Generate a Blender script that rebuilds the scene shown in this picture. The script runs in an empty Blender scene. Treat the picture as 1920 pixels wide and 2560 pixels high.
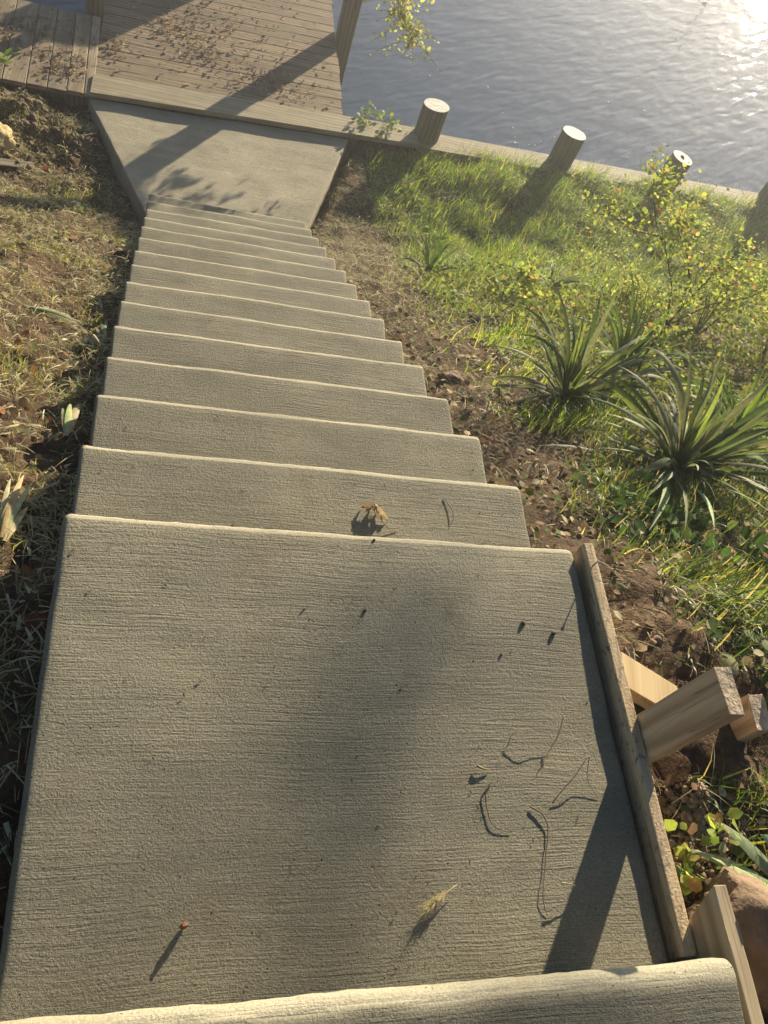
import bpy, bmesh, math, random
import numpy as np
from mathutils import Vector, Matrix, noise
rnd = random.Random(7); rng = np.random.default_rng(11)
R = math.radians
scn = bpy.context.scene
# ------------------------------------------------------------ camera
CAM = np.array([0.17048928, -0.98365081, 1.5892939]); FPX = 2043.49
RM = np.array([[0.95728828, -0.08439542, 0.27654397], [-0.0784262, 0.84480378, 0.52929756], [-0.27829568, -0.52837864, 0.80210194]])
cd = bpy.data.cameras.new('camera'); cam = bpy.data.objects.new('camera', cd); scn.collection.objects.link(cam)
cd.sensor_fit = 'HORIZONTAL'; cd.sensor_width = 36; cd.lens = 36*FPX/1920; cd.clip_start = .02; cd.clip_end = 3000
M4 = Matrix([list(RM[:, i]) + [0] for i in range(3)] + [[0, 0, 0, 1]])
M4 = Matrix([[RM[0][0], RM[1][0], RM[2][0], CAM[0]], [RM[0][1], RM[1][1], RM[2][1], CAM[1]], [RM[0][2], RM[1][2], RM[2][2], CAM[2]], [0, 0, 0, 1]])
cam.matrix_world = M4; scn.camera = cam
scn.render.resolution_x = 768; scn.render.resolution_y = 1024
# ------------------------------------------------------------ sky and sun
AZ, EL = R(56.2), R(15.2)
SUN = Vector((math.cos(AZ)*math.cos(EL), math.sin(AZ)*math.cos(EL), math.sin(EL)))
w = bpy.data.worlds.new('World'); scn.world = w; w.use_nodes = True
nt = w.node_tree; bg = nt.nodes['Background']; sky = nt.nodes.new('ShaderNodeTexSky'); sky.sky_type = 'NISHITA'
sky.sun_disc = False; sky.sun_elevation = EL; sky.sun_rotation = math.pi/2-AZ; sky.air_density = 1.0; sky.dust_density = .15; sky.ozone_density = 2.5
nt.links.new(sky.outputs[0], bg.inputs[0]); bg.inputs[1].default_value = .052
sl = bpy.data.lights.new('sun', 'SUN'); sl.energy = 5.0; sl.angle = R(.55); sl.color = (1, .86, .63)
so = bpy.data.objects.new('sun', sl); scn.collection.objects.link(so); so.rotation_euler = SUN.to_track_quat('Z', 'Y').to_euler(); so.location = SUN*50
vs = scn.view_settings; vs.view_transform = 'Standard'; vs.look = 'None'; vs.gamma = 1; vs.use_curve_mapping = False; vs.exposure = 1.3

# ------------------------------------------------------------ geometry helpers
def ray(u, v):
    d = RM.T @ np.array([(u-960)/FPX, -(v-1280)/FPX, -1.]); return d/np.linalg.norm(d)
def onz(u, v, z):
    d = ray(u, v); return CAM+d*(z-CAM[2])/d[2]
def rp(u, v, t): return Vector(CAM+ray(u, v)*t)
T, H, D, W = .32539, .189085, .937, 1.22
PADZ = -15*H
def sm(a, b, t):
    t = np.clip((np.asarray(t, float)-a)/(b-a), 0, 1); return t*t*(3-2*t)
GY = [-90, -6, -2.5, -.94, -.45, 0, 4.56, 5.1, 6.4]; GZ = [5.4, 2.4, .45, -.08, -.10, -.18, -2.80, -2.93, -2.90]
def ground(x, y):
    z = np.interp(y, GY, GZ)
    z = z-.05*sm(.3, -.3, x)*sm(-1, 0, y)-.13*sm(-.62, -.12, x)*sm(.2, -.05, x)*sm(-1.2, -.4, y)*sm(6, 4.5, y)-.06*sm(.5, -.1, y)*sm(.2, -.1, x)*sm(-1.4, -.6, y)+.16*sm(2.0, 4.5, x)*sm(6.2, 3.5, y)
    return z+.16*sm(-.7, -1.5, x)*sm(6.1, 5.2, y)+.075*sm(2.2, 3.2, x)*sm(5.2, 6.0, y)
def at(u, v):
    d = ray(u, v)
    for t in np.arange(1, 16, .01):
        P = CAM+d*t
        if P[2] < ground(P[0], P[1]): return Vector((P[0], P[1], float(ground(P[0], P[1]))))
    return Vector(P)
def link(o, parent=None):
    scn.collection.objects.link(o)
    if parent is not None: o.parent = parent
    return o
def mk(name, V, F, m, parent=None, smooth=False, tint=None):
    """fast mesh from arrays; F is (n,3) or (n,4) array or a list of faces"""
    me = bpy.data.meshes.new(name)
    if isinstance(F, np.ndarray):
        V = np.asarray(V, np.float32); n, k = F.shape
        me.vertices.add(len(V)); me.vertices.foreach_set('co', V.ravel())
        me.loops.add(n*k); me.loops.foreach_set('vertex_index', F.astype(np.int32).ravel())
        me.polygons.add(n); me.polygons.foreach_set('loop_start', np.arange(0, n*k, k, dtype=np.int32))
        try: me.polygons.foreach_set('loop_total', np.full(n, k, dtype=np.int32))
        except Exception: pass
        if smooth: me.polygons.foreach_set('use_smooth', np.ones(n, dtype=bool))
        me.update(calc_edges=True)
    else:
        me.from_pydata([tuple(v) for v in V], [], F)
        if smooth:
            for p in me.polygons: p.use_smooth = True
    if tint is not None:
        a = me.color_attributes.new('tint', 'FLOAT_COLOR', 'POINT')
        c = np.ones((len(V), 4), np.float32); c[:, :3] = tint; a.data.foreach_set('color', c.ravel())
    if m: me.materials.append(m)
    return link(bpy.data.objects.new(name, me), parent)
def local(o, root):
    """make o a child of root while its mesh was written in world coordinates"""
    o.parent = root; o.matrix_parent_inverse = Matrix.Translation(root.location).inverted(); return o
def tag(o, label, cat, group=None, kind=None):
    if label: o['label'] = label
    if cat: o['category'] = cat
    if group: o['group'] = group
    if kind: o['kind'] = kind
    return o
def thing(name, label, cat, loc=(0, 0, 0), group=None):
    o = bpy.data.objects.new(name, None); o.location = loc; o.empty_display_size = .1; scn.collection.objects.link(o)
    return tag(o, label, cat, group)
def bev(o, wd=.004, seg=2):
    b = o.modifiers.new('bevel', 'BEVEL'); b.width = wd; b.segments = seg; b.limit_method = 'ANGLE'; b.angle_limit = R(35); return o
def subd(bm, n): bmesh.ops.subdivide_edges(bm, edges=bm.edges[:], cuts=n, use_grid_fill=True)
class MB:
    def __init__(s): s.v = []; s.f = []; s.t = []
    def add(s, vs, fs, t=(1, 1, 1)):
        n = len(s.v); s.v += [tuple(v) for v in vs]; s.f += [tuple(i+n for i in f) for f in fs]; s.t += [t]*len(vs)
    def hexa(s, p, t=(1, 1, 1)):      # 8 corners: bottom 4 (ccw from above), top 4
        s.add(p, [(3, 2, 1, 0), (4, 5, 6, 7), (0, 1, 5, 4), (1, 2, 6, 5), (2, 3, 7, 6), (3, 0, 4, 7)], t)
    def box(s, x0, x1, y0, y1, z0, z1, t=(1, 1, 1)):
        s.hexa([(x0, y0, z0), (x1, y0, z0), (x1, y1, z0), (x0, y1, z0), (x0, y0, z1), (x1, y0, z1), (x1, y1, z1), (x0, y1, z1)], t)
    def tube(s, pts, rad, n=7, t=(1, 1, 1), cap=True):
        pts = [Vector(p) for p in pts]; rings = []
        for i, p in enumerate(pts):
            d = (pts[min(i+1, len(pts)-1)]-pts[max(i-1, 0)]).normalized()
            a = d.cross(Vector((0, 0, 1)) if abs(d.z) < .9 else Vector((1, 0, 0))).normalized(); b = d.cross(a)
            r = rad[i] if hasattr(rad, '__len__') else rad
            rings.append([p+a*math.cos(k*2*math.pi/n)*r+b*math.sin(k*2*math.pi/n)*r for k in range(n)])
        vs = [q for r_ in rings for q in r_]; fs = []
        for i in range(len(pts)-1):
            for k in range(n): fs.append((i*n+k, i*n+(k+1) % n, (i+1)*n+(k+1) % n, (i+1)*n+k))
        if cap: fs += [tuple(range(n))[::-1], tuple((len(pts)-1)*n+k for k in range(n))]
        s.add(vs, fs, t)
    def build(s, name, m, parent=None, smooth=False):
        return mk(name, np.array(s.v) if 0 else s.v, s.f, m, parent, smooth, np.array(s.t, np.float32))

# ------------------------------------------------------------ material helpers
def newmat(name):
    m = bpy.data.materials.new(name); m.use_nodes = True; t = m.node_tree; p = t.nodes['Principled BSDF']; return m, t, p
def nd(t, kind, **kw):
    n = t.nodes.new('ShaderNode'+kind)
    for k, v in kw.items():
        if k[0] == '_': setattr(n, k[1:], v)
        else: n.inputs[k].default_value = v
    return n
def noi(t, vec, scale, detail=4, rough=.55, dist=0., dim='3D'):
    n = nd(t, 'TexNoise', Scale=scale, Detail=detail, Roughness=rough, Distortion=dist)
    t.links.new(vec, n.inputs['Vector']); return n.outputs[0]
def ramp(t, fac, stops):
    r = t.nodes.new('ShaderNodeValToRGB'); t.links.new(fac, r.inputs[0]); e = r.color_ramp.elements
    while len(e) < len(stops): e.new(.5)
    for i, (p, c) in enumerate(stops): e[i].position = p; e[i].color = (*(c if hasattr(c, '__len__') else (c,)*3), 1)
    return r.outputs[0]
def mp(t, vec, scale=(1, 1, 1), rot=(0, 0, 0), loc=(0, 0, 0)):
    n = nd(t, 'Mapping'); n.inputs['Scale'].default_value = scale; n.inputs['Rotation'].default_value = rot; n.inputs['Location'].default_value = loc
    t.links.new(vec, n.inputs[0]); return n.outputs[0]
def mth(t, op, a, b=None, c=None, clamp=False):
    n = nd(t, 'Math', _operation=op); n.use_clamp = clamp
    for i, x in enumerate((a, b, c)):
        if x is None: continue
        if isinstance(x, (int, float)): n.inputs[i].default_value = x
        else: t.links.new(x, n.inputs[i])
    return n.outputs[0]
def mixc(t, mode, fac, a, b):
    n = nd(t, 'MixRGB', _blend_type=mode)
    for i, x in ((0, fac), (1, a), (2, b)):
        if isinstance(x, (int, float)): n.inputs[i].default_value = x
        elif isinstance(x, tuple): n.inputs[i].default_value = (*x, 1)
        else: t.links.new(x, n.inputs[i])
    return n.outputs[0]
def bump(t, p, h, dist, strength=1., prev=None):
    b = nd(t, 'Bump', Strength=strength, Distance=dist); t.links.new(h, b.inputs['Height'])
    if prev: t.links.new(prev, b.inputs['Normal'])
    if p: t.links.new(b.outputs[0], p.inputs['Normal'])
    return b.outputs[0]

def concrete_mat(name, smooth_edge=False, tone=(.312, .284, .206), lines=1.0):
    m, t, p = newmat(name); tc = nd(t, 'NewGeometry').outputs['Position']
    warp = noi(t, tc, 2.2, 2)
    wv = nd(t, 'VectorMath', _operation='SCALE'); cx = nd(t, 'CombineXYZ'); t.links.new(mth(t, 'MULTIPLY', mth(t, 'SUBTRACT', warp, .5), .035), cx.inputs[1])
    va = nd(t, 'VectorMath', _operation='ADD'); t.links.new(tc, va.inputs[0]); t.links.new(cx.outputs[0], va.inputs[1]); v = va.outputs[0]
    broom = noi(t, mp(t, v, (9, 250, 60)), 1, 3, .6)
    broom2 = noi(t, mp(t, v, (3.5, 95, 30)), 1, 2, .5)
    grain = noi(t, v, 240, 4, .7, .3)
    grain2 = noi(t, v, 115, 3, .65, .1)
    area = noi(t, v, 2.6, 3, .55)                      # patches where the broom dragged deeper
    deep = ramp(t, area, [(.38, .25), (.62, 1.0)])
    h = mth(t, 'MULTIPLY', broom, 1.15*lines)
    h = mth(t, 'ADD', h, mth(t, 'MULTIPLY', broom2, .8*lines))
    h = mth(t, 'MULTIPLY', h, deep)
    h = mth(t, 'ADD', h, mth(t, 'MULTIPLY', grain, 1.15)); h = mth(t, 'ADD', h, mth(t, 'MULTIPLY', grain2, .8))
    att = nd(t, 'Attribute', _attribute_name='tint'); sp_ = nd(t, 'SeparateColor'); t.links.new(att.outputs['Color'], sp_.inputs[0]); msk = sp_.outputs[0]
    h = mth(t, 'MULTIPLY', h, msk)
    n1 = bump(t, None, h, .0125, 1.0); pit_shade = ramp(t, h, [(.62 if not smooth_edge else .4, .40), (.95 if not smooth_edge else .7, 1.2)]) if lines > .5 else None  # groove colour darkened and ridges lightened to stand for low-sun shade
    t.links.new(n1, p.inputs['Normal'])
    c = ramp(t, noi(t, tc, 1.7, 4, .6), [(.30, tuple(x*.80 for x in tone)), (.7, tuple(x*1.16 for x in tone))])
    if pit_shade: c = mixc(t, 'MULTIPLY', msk, c, pit_shade)
    c = mixc(t, 'MIX', mth(t, 'MULTIPLY', mth(t, 'SUBTRACT', 1., msk), .9), c, tuple(x*1.4 for x in tone))
    c = mixc(t, 'MULTIPLY', .6, c, ramp(t, noi(t, tc, 260, 2), [(.3, .55), (.62, 1.14)]))
    c = mixc(t, 'MULTIPLY', .8, c, ramp(t, noi(t, mp(t, tc, (2, 9, 2)), 1.3, 3), [(.35, (.83, .85, .86)), (.62, (1, 1, 1))]))
    c = mixc(t, 'MIX', ramp(t, noi(t, tc, 3.3, 6, .7), [(.54, 0.), (.70, .38)]), c, (.20, .145, .085))
    c = mixc(t, 'MULTIPLY', ramp(t, noi(t, mp(t, tc, (1.3, 4, 1.3), (0, 0, .2), (3, 5, 1)), 1.4, 5, .65), [(.45, 0.), (.62, .55)]), c, (.74, .76, .74))
    sp = nd(t, 'TexVoronoi', Scale=38.); t.links.new(tc, sp.inputs['Vector'])
    c = mixc(t, 'MIX', ramp(t, sp.outputs['Distance'], [(.05, 1.), (.085, 0.)]), c, (.05, .04, .03)) if not smooth_edge else c
    t.links.new(c, p.inputs['Base Color']); p.inputs['Roughness'].default_value = .85; p.inputs['Specular IOR Level'].default_value = .3
    return m
def wood_mat(name, c0, c1, axis=0, grain=1., rough=.75, dirt=0., bd=.0012, spatter=0., cracks=.55):
    """wood grain along local axis (0 x, 1 y, 2 z) in object space"""
    m, t, p = newmat(name); tc = nd(t, 'TexCoord').outputs['Object']
    att = nd(t, 'Attribute', _attribute_name='tint').outputs['Color']
    s = [70, 70, 70]; s[axis] = 2.2
    off = nd(t, 'VectorMath', _operation='MULTIPLY_ADD'); t.links.new(att, off.inputs[0]); off.inputs[1].default_value = (17, 31, 7); t.links.new(tc, off.inputs[2]); v = off.outputs[0]
    s2 = [9, 9, 9]; s2[axis] = .8
    g = noi(t, mp(t, v, tuple(s)), 1, 4, .62, .4); gl = noi(t, mp(t, v, tuple(s2)), 1, 3, .6, 1.2)
    rings = nd(t, 'TexWave', _wave_type='BANDS', _bands_direction='XYZ'[(axis+1) % 3], Scale=7., Distortion=6., Detail=3.); rings.inputs['Detail Scale'].default_value = 1.2
    t.links.new(mp(t, v, tuple(.12 if i == axis else 1 for i in range(3))), rings.inputs['Vector'])
    f = mth(t, 'ADD', mth(t, 'MULTIPLY', g, .5), mth(t, 'MULTIPLY', gl, .5)); f = mth(t, 'ADD', mth(t, 'MULTIPLY', f, .8), mth(t, 'MULTIPLY', rings.outputs[1], .2))
    c = ramp(t, f, [(.34, c0), (.62, c1)])
    c = mixc(t, 'MULTIPLY', 1., c, att)
    if dirt:
        d = mth(t, 'MULTIPLY', ramp(t, noi(t, tc, 5, 5, .65), [(.45, 0.), (.68, 1.)]), dirt)
        c = mixc(t, 'MIX', d, c, (.17, .125, .08))
    h = mth(t, 'ADD', mth(t, 'MULTIPLY', g, 1.), mth(t, 'MULTIPLY', noi(t, tc, 300, 2), .25))
    ck = [26, 26, 26]; ck[axis] = .9; cr = ramp(t, noi(t, mp(t, v, tuple(ck)), 1, 2, .5, .8), [(.485, 1.), (.5, cracks), (.515, 1.)])
    c = mixc(t, 'MULTIPLY', 1., c, cr)
    n0 = bump(t, None, h, bd, grain)
    if spatter:
        sfac = ramp(t, noi(t, mp(t, tc, (60, 34, 60)), 1, 5, .75), [(.60-.12*spatter, 0.), (.66-.1*spatter, 1.)])
        c = mixc(t, 'MIX', sfac, c, (.25, .225, .17)); n0 = bump(t, None, mth(t, 'ADD', sfac, mth(t, 'MULTIPLY', noi(t, tc, 160, 3), .8)), .003, .9, n0)
    t.links.new(n0, p.inputs['Normal']); t.links.new(c, p.inputs['Base Color']); p.inputs['Roughness'].default_value = rough; p.inputs['Specular IOR Level'].default_value = .35
    return m
def leaf_mat(name, trans=.45, rough=.45, gloss=.10, tt=(1.5, 1.45, .8)):
    """colour comes from the per-leaf tint; thin leaves let light through"""
    m, t, p = newmat(name); out = t.nodes['Material Output']
    att = nd(t, 'Attribute', _attribute_name='tint').outputs['Color']; tc = nd(t, 'NewGeometry').outputs['Position']
    c = mixc(t, 'MULTIPLY', .7, att, ramp(t, noi(t, tc, 55, 3), [(.3, .65), (.7, 1.25)]))
    df = nd(t, 'BsdfDiffuse'); tr = nd(t, 'BsdfTranslucent'); gl = nd(t, 'BsdfGlossy', Roughness=rough); gl.inputs[0].default_value = (.8, .8, .75, 1)
    t.links.new(c, df.inputs[0]); t.links.new(mixc(t, 'MULTIPLY', 1., c, tt), tr.inputs[0])
    a = nd(t, 'MixShader'); a.inputs[0].default_value = trans; t.links.new(df.outputs[0], a.inputs[1]); t.links.new(tr.outputs[0], a.inputs[2])
    b = nd(t, 'MixShader'); fr = nd(t, 'LayerWeight', Blend=.35); t.links.new(mth(t, 'ADD', mth(t, 'MULTIPLY', fr.outputs[0], .05), gloss), b.inputs[0])
    t.links.new(a.outputs[0], b.inputs[1]); t.links.new(gl.outputs[0], b.inputs[2]); t.links.new(b.outputs[0], out.inputs[0]); t.nodes.remove(p)
    return m
def plain(name, col, rough=.6, metal=0., bs=0., bdist=.002, var=.25):
    m, t, p = newmat(name); tc = nd(t, 'TexCoord').outputs['Object']
    c = ramp(t, noi(t, tc, bs or 20, 4), [(.3, tuple(x*(1-var) for x in col)), (.7, tuple(x*(1+var) for x in col))])
    t.links.new(c, p.inputs['Base Color']); p.inputs['Roughness'].default_value = rough; p.inputs['Metallic'].default_value = metal
    if bs: bump(t, p, noi(t, tc, bs*2, 4), bdist)
    return m

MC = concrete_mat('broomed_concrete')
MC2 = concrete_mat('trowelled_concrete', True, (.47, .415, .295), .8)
def soil_mat():
    m, t, p = newmat('soil'); tc = nd(t, 'NewGeometry').outputs['Position']
    c = ramp(t, noi(t, tc, 4.5, 5, .65), [(.3, (.05, .031, .019)), (.5, (.095, .06, .036)), (.7, (.18, .12, .072))])
    c = mixc(t, 'MULTIPLY', .8, c, ramp(t, noi(t, tc, 60, 3), [(.3, .55), (.7, 1.25)]))
    t.links.new(c, p.inputs['Base Color']); p.inputs['Roughness'].default_value = .95; p.inputs['Specular IOR Level'].default_value = .15
    n0 = bump(t, None, noi(t, tc, 28, 5, .65), .03, .9); t.links.new(bump(t, None, noi(t, tc, 130, 3), .006, .9, n0), p.inputs['Normal'])
    return m
M_SOIL = soil_mat()
M_DECK = wood_mat('weathered_deck_wood', (.14, .10, .06), (.31, .235, .145), 0, .9, .8, .55)
M_DECKY = wood_mat('weathered_walk_wood', (.18, .135, .085), (.36, .285, .185), 1, .9, .8, .75)
M_CAP = wood_mat('treated_cap_wood', (.25, .21, .13), (.39, .33, .215), 0, .4, .75, .25)
M_POST = wood_mat('old_post_wood', (.13, .115, .075), (.24, .205, .135), 2, .9, .8, .2)
M_FORM = wood_mat('form_board_wood', (.28, .20, .115), (.56, .43, .26), 1, .8, .8, .1, .0015, .22)
M_FORM2 = wood_mat('pale_form_wood', (.27, .19, .105), (.50, .40, .25), 1, .4, .7, 0., .0008)
M_STAKE = wood_mat('lumber_stake', (.34, .22, .12), (.62, .45, .27), 2, 1., .7, .0, .0018, 0.)
M_BRACE = wood_mat('fresh_brace_wood', (.42, .30, .15), (.60, .47, .27), 0, .7, .7, .0, .001, 0.)
M_PILE = wood_mat('piling_wood', (.13, .11, .065), (.21, .18, .11), 2, .9, .8, .15)
M_PTOP = plain('sawn_pile_top', (.64, .62, .52), .8, 0, 30, .002, .15)
M_GRASS = leaf_mat('grass_blade', .55, .5, .010, (1.7, 1.55, .8))
M_STRAW = leaf_mat('dry_straw', .3, .6, .008, (1.15, 1.05, .85))
M_LEAF = leaf_mat('leaf', .6, .5, .01, (1.25, 1.22, .9))
M_YUC = leaf_mat('sword_leaf', .34, .6, .003)
M_STEM = plain('brown_stem', (.10, .065, .04), .7, 0, 60)
M_STONE = plain('field_stone', (.17, .115, .07), .9, 0, 9, .02, .4)
M_CLOD = plain('dry_clod', (.15, .105, .068), .95, 0, 25, .01, .35)
M_SPOIL = plain('concrete_spoil_stone', (.24, .175, .11), .95, 0, 25, .01, .3)
M_END = plain('sawn_end_grain', (.50, .38, .25), .9, 0, 45, .006, .3)
M_NAIL = plain('steel_nail', (.12, .09, .07), .5, .6)

# ------------------------------------------------------------ ground sheet
def axis(dense, far0, far1):
    a = [far0, far0*.6, far0*.3, far0*.12]; a = [x for x in a if x < dense[0]-.5]
    b = [far1*.04, far1*.1, far1*.3, far1*.6, far1]; b = [x for x in b if x > dense[-1]+.5]
    return np.array(a+list(dense)+b)
def frac(x, y, s, o=0):
    return np.array([noise.fractal((a*s+o, b*s-o, o), .9, 2., 4) for a, b in zip(x, y)])
xs = axis(np.concatenate([np.arange(-3.2, 3.4, .026), np.arange(3.4, 9.0, .05)]), -90., 90.)
ys = np.concatenate([[-90, -60, -30, -14, -7, -4], np.arange(-2.6, 6.2, .026), [6.22, 6.6]])
X, Y = np.meshgrid(xs, ys); Xf, Yf = X.ravel(), Y.ravel()
def cap_y(x): return 6.23+np.where(x < 2.6, .088*x, .088*2.6+.058*(x-2.6))      # water side edge of the bulkhead cap
Yf = np.where(Yf > 6.21, cap_y(Xf)-np.where(Yf > 6.5, .03, .16), Yf)
Zf = ground(Xf, Yf)
n1 = frac(Xf, Yf, 2.3); n2 = frac(Xf, Yf, 9., 5); n3 = frac(Xf, Yf, 26., 9)
edge = sm(6.3, 5.8, Yf)
mound = np.exp(-((Xf+1.25)**2/.35+(Yf-5.45)**2/.16)); mound2 = np.exp(-((Xf-1.40)**2/.006+(Yf+.60)**2/.03))*sm(1.27, 1.30, Xf)
GN = n1*.06*edge+n2*np.where(Xf > 1.2, .022, .042)*edge+n3*np.where(Xf > 1.2, .010, .016)*edge+mound*.13*(1+.9*n2)+mound2*(.055+.06*n3)
lane = sm(-.04, .10, Xf)*sm(1.28, 1.16, Xf)*sm(4.9, 4.4, Yf)
padm = sm(4.4, 4.75, Yf)*sm(-.02-(Yf-4.6)*.36-.06, -.02-(Yf-4.6)*.36+.08, Xf)*sm(1.3+(Yf-4.6)*.33+.05, 1.3+(Yf-4.6)*.33-.1, Xf)
Zf = Zf+GN-.35*np.maximum(lane, padm)
nx, ny = len(xs), len(ys)
ii = np.arange(nx*ny).reshape(ny, nx)
F = np.stack([ii[:-1, :-1].ravel(), ii[:-1, 1:].ravel(), ii[1:, 1:].ravel(), ii[1:, :-1].ravel()], 1)
g = mk('ground', np.stack([Xf, Yf, Zf], 1), F, M_SOIL, None, True); tag(g, None, None, None, 'structure')
Zg = Zf.reshape(ny, nx)
yrow = ys.copy(); yrow[-2:] = [6.22, 6.6]
def gz(x, y):
    """height of the built ground, bilinear"""
    x = np.asarray(x, float); y = np.minimum(np.asarray(y, float), 6.15)
    i = np.clip(np.searchsorted(xs, x)-1, 0, nx-2); j = np.clip(np.searchsorted(yrow, y)-1, 0, ny-2)
    fx = np.clip((x-xs[i])/(xs[i+1]-xs[i]), 0, 1); fy = np.clip((y-yrow[j])/(yrow[j+1]-yrow[j]), 0, 1)
    return Zg[j, i]*(1-fx)*(1-fy)+Zg[j, i+1]*fx*(1-fy)+Zg[j+1, i]*(1-fx)*fy+Zg[j+1, i+1]*fx*fy
def atg(u, v):
    P = at(u, v); return Vector((P.x, P.y, float(gz(P.x, P.y))))
# ------------------------------------------------------------ water
WZ = -3.42
def water():
    m, t, p = newmat('lake_water'); tc = nd(t, 'NewGeometry').outputs['Position']
    p.inputs['Base Color'].default_value = (.070, .098, .145, 1); p.inputs['Roughness'].default_value = .025; p.inputs['IOR'].default_value = 1.27
    v = mp(t, tc, (1, 1, 1), (0, 0, R(-38)))
    a = noi(t, mp(t, v, (2.1, 6.6, 1)), 1, 1, .4, .35); b = noi(t, mp(t, v, (5, 13, 1)), 1, 0, .4, .2); c = noi(t, tc, 26, 2)
    h = mth(t, 'ADD', mth(t, 'MULTIPLY', a, 1.), mth(t, 'MULTIPLY', b, .22)); h = mth(t, 'ADD', h, mth(t, 'MULTIPLY', c, .006))
    bump(t, p, h, .0125, 1.)
    V = np.array([(-100, 6.1, WZ), (900, 6.1, WZ), (900, 980, WZ), (-100, 980, WZ)]); return tag(mk('water', V, np.array([[0, 1, 2, 3]]), m), None, None, None, 'structure')
water()

# ------------------------------------------------------------ concrete staircase
def arc_samples(r, n=6): return [r*(1-math.sin(math.pi/2*(1-k/n))) for k in range(n+1)]
def undul(x, y, seed, hump, dv):
    if hump == 2: return .003*noise.noise((x*2.1, y*2, 3))-.15*max(0, min(dv, .4)-.027)
    return .0075*noise.noise((x*2.1+4.3, y*1.9+seed*1.7, 0))+.0022*noise.noise((x*5.2, y*5.7, seed))+hump*.013*math.exp(-((x-.85)**2/.13+(y+.16)**2/.026))*float(sm(0, .1, dv))+hump*.008*math.exp(-((x-.25)**2/.05+(y+.62)**2/.03))
def top_z(x, y):
    """height of the concrete under a point on landing or steps"""
    if y < -D: return H+undul(x, y, 3, 2, -D-y)
    if y < 0: return undul(x, y, 5, 1, -y)
    i = min(14, int(y/T)+1); return -i*H+undul(x, y, 10+i, 0, 1)
def slab(name, xl, xr, y0, y1, z, depth, rf, rs, seed, parent, m=MC, step=.018, back=False, draft=.012, smw=.012, hump=0):
    """xl, xr: functions of y; nose at y1.  Rounded nose and side edges, slightly uneven surface."""
    wd = xr(y1)-xl(y1)
    sx = arc_samples(rs); n = max(4, int((wd-2*rs)/step)); us = sx+list(np.linspace(rs, wd-rs, n+1))[1:-1]+[wd-s for s in sx[::-1]]; us = np.array(us)/wd
    L = y1-y0; sy = arc_samples(rf); n = max(3, int((L-rf)/step)); vs_ = list(np.linspace(L, rf, n+1))[:-1]+sy[::-1]
    V = []; MS = []; nu, nv = len(us), len(vs_)
    for dv in vs_:
        y = y1-dv; a, b = xl(y), xr(y); ww = b-a
        for u in us:
            x = a+ww*u if wd == ww else (a+u*wd if u*wd <= rs else (b-(1-u)*wd if (1-u)*wd <= rs else a+rs+(ww-2*rs)*(u*wd-rs)/(wd-2*rs)))
            dx = min(x-a, b-x)
            ex = max(0, rs-dx)/rs; ey = max(0, rf-dv)/rf; e = math.hypot(ex, ey); px, py = x, y
            if rs < .01: e = 0
            if e > 1:
                sc = 1/e; sgn = 1 if x-a < b-x else -1
                px = (a+rs-ex*sc*rs) if sgn > 0 else (b-rs+ex*sc*rs); py = y1-rf+ey*sc*rf; e = 1
            rr = (rs*ex+rf*ey)/(ex+ey) if ex+ey > 0 else 0
            zz = z-rr*(1-math.sqrt(max(0, 1-e*e)))
            if rs < .01: zz = z-rf*(1-math.sqrt(max(0, 1-ey*ey)))-rs*(1-math.sqrt(max(0, 1-ex*ex)))
            k = noise.noise((x*3+seed*7, y*3, z)); k2 = noise.noise((x*14, y*14+seed, z)); k3 = noise.noise((x*6+seed*3.1, 0, seed))
            k4 = noise.noise((x*40, seed, y*40)); und = undul(x, y, seed, hump, dv); MS.append(1-(1-float(sm(0, 1, (dv-(.025+.004*noise.noise((x*8, 0, 0)) if hump == 2 else rf*.9))/(.004 if hump == 2 else smw))))*.88)
            V.append((px+noise.noise((y*9, seed, x))*.003*(ex > 0), py+(k3*.004+k4*.002)*(ey > .3), zz+und+k2*.0006+k4*.0005))
    F = [(j*nu+i, j*nu+i+1, (j+1)*nu+i+1, (j+1)*nu+i) for j in range(nv-1) for i in range(nu-1)]
    loop = [j*nu for j in range(nv)]+[(nv-1)*nu+i for i in range(1, nu)]+[j*nu+nu-1 for j in range(nv-2, -1, -1)]
    cx = sum(V[i][0] for i in loop)/len(loop); prev = loop
    for f in (.12, .3, .6, 1.):
        base = len(V)
        for i in loop:
            vx, vy, vz = V[i]; side = 1 if vx > cx else -1; onside = (i % nu in (0, nu-1))
            V.append((vx+side*draft*f*onside, vy+(.004*noise.noise((vx*9, vz*3, f))), z-rf-depth*f))
        for k in range(len(loop)-1): F.append((prev[k], prev[k+1], base+k+1, base+k))
        prev = list(range(base, base+len(loop)))
    # back wall
    nb = len(V); 
    MS += [.7]*(len(V)-len(MS)); MS = np.array(MS, np.float32)[:, None]*np.ones((1, 3), np.float32)
    o = mk(name, V, F, m, None, True, MS)
    bm = bmesh.new(); bm.from_mesh(o.data); bmesh.ops.recalc_face_normals(bm, faces=bm.faces); 
    s_ = sum((f.normal.z*f.calc_area() for f in bm.faces))
    if s_ < 0: bmesh.ops.reverse_faces(bm, faces=bm.faces)
    bm.to_mesh(o.data); bm.free()
    local(o, parent); return o
st = thing('concrete_staircase', 'pale broom-finished concrete staircase running down to the deck with a large landing slab nearest', 'staircase', (.61, 0, 0))
c0 = lambda y: 0.0; c1 = lambda y: W
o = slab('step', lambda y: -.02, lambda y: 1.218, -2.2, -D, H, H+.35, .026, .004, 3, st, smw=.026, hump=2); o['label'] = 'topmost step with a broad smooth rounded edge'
o = slab('landing', c0, c1, -D-.06, 0, 0, .5, .019, .018, 5, st, smw=.003, hump=1); o['label'] = 'large rectangular landing slab with broom lines'
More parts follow.
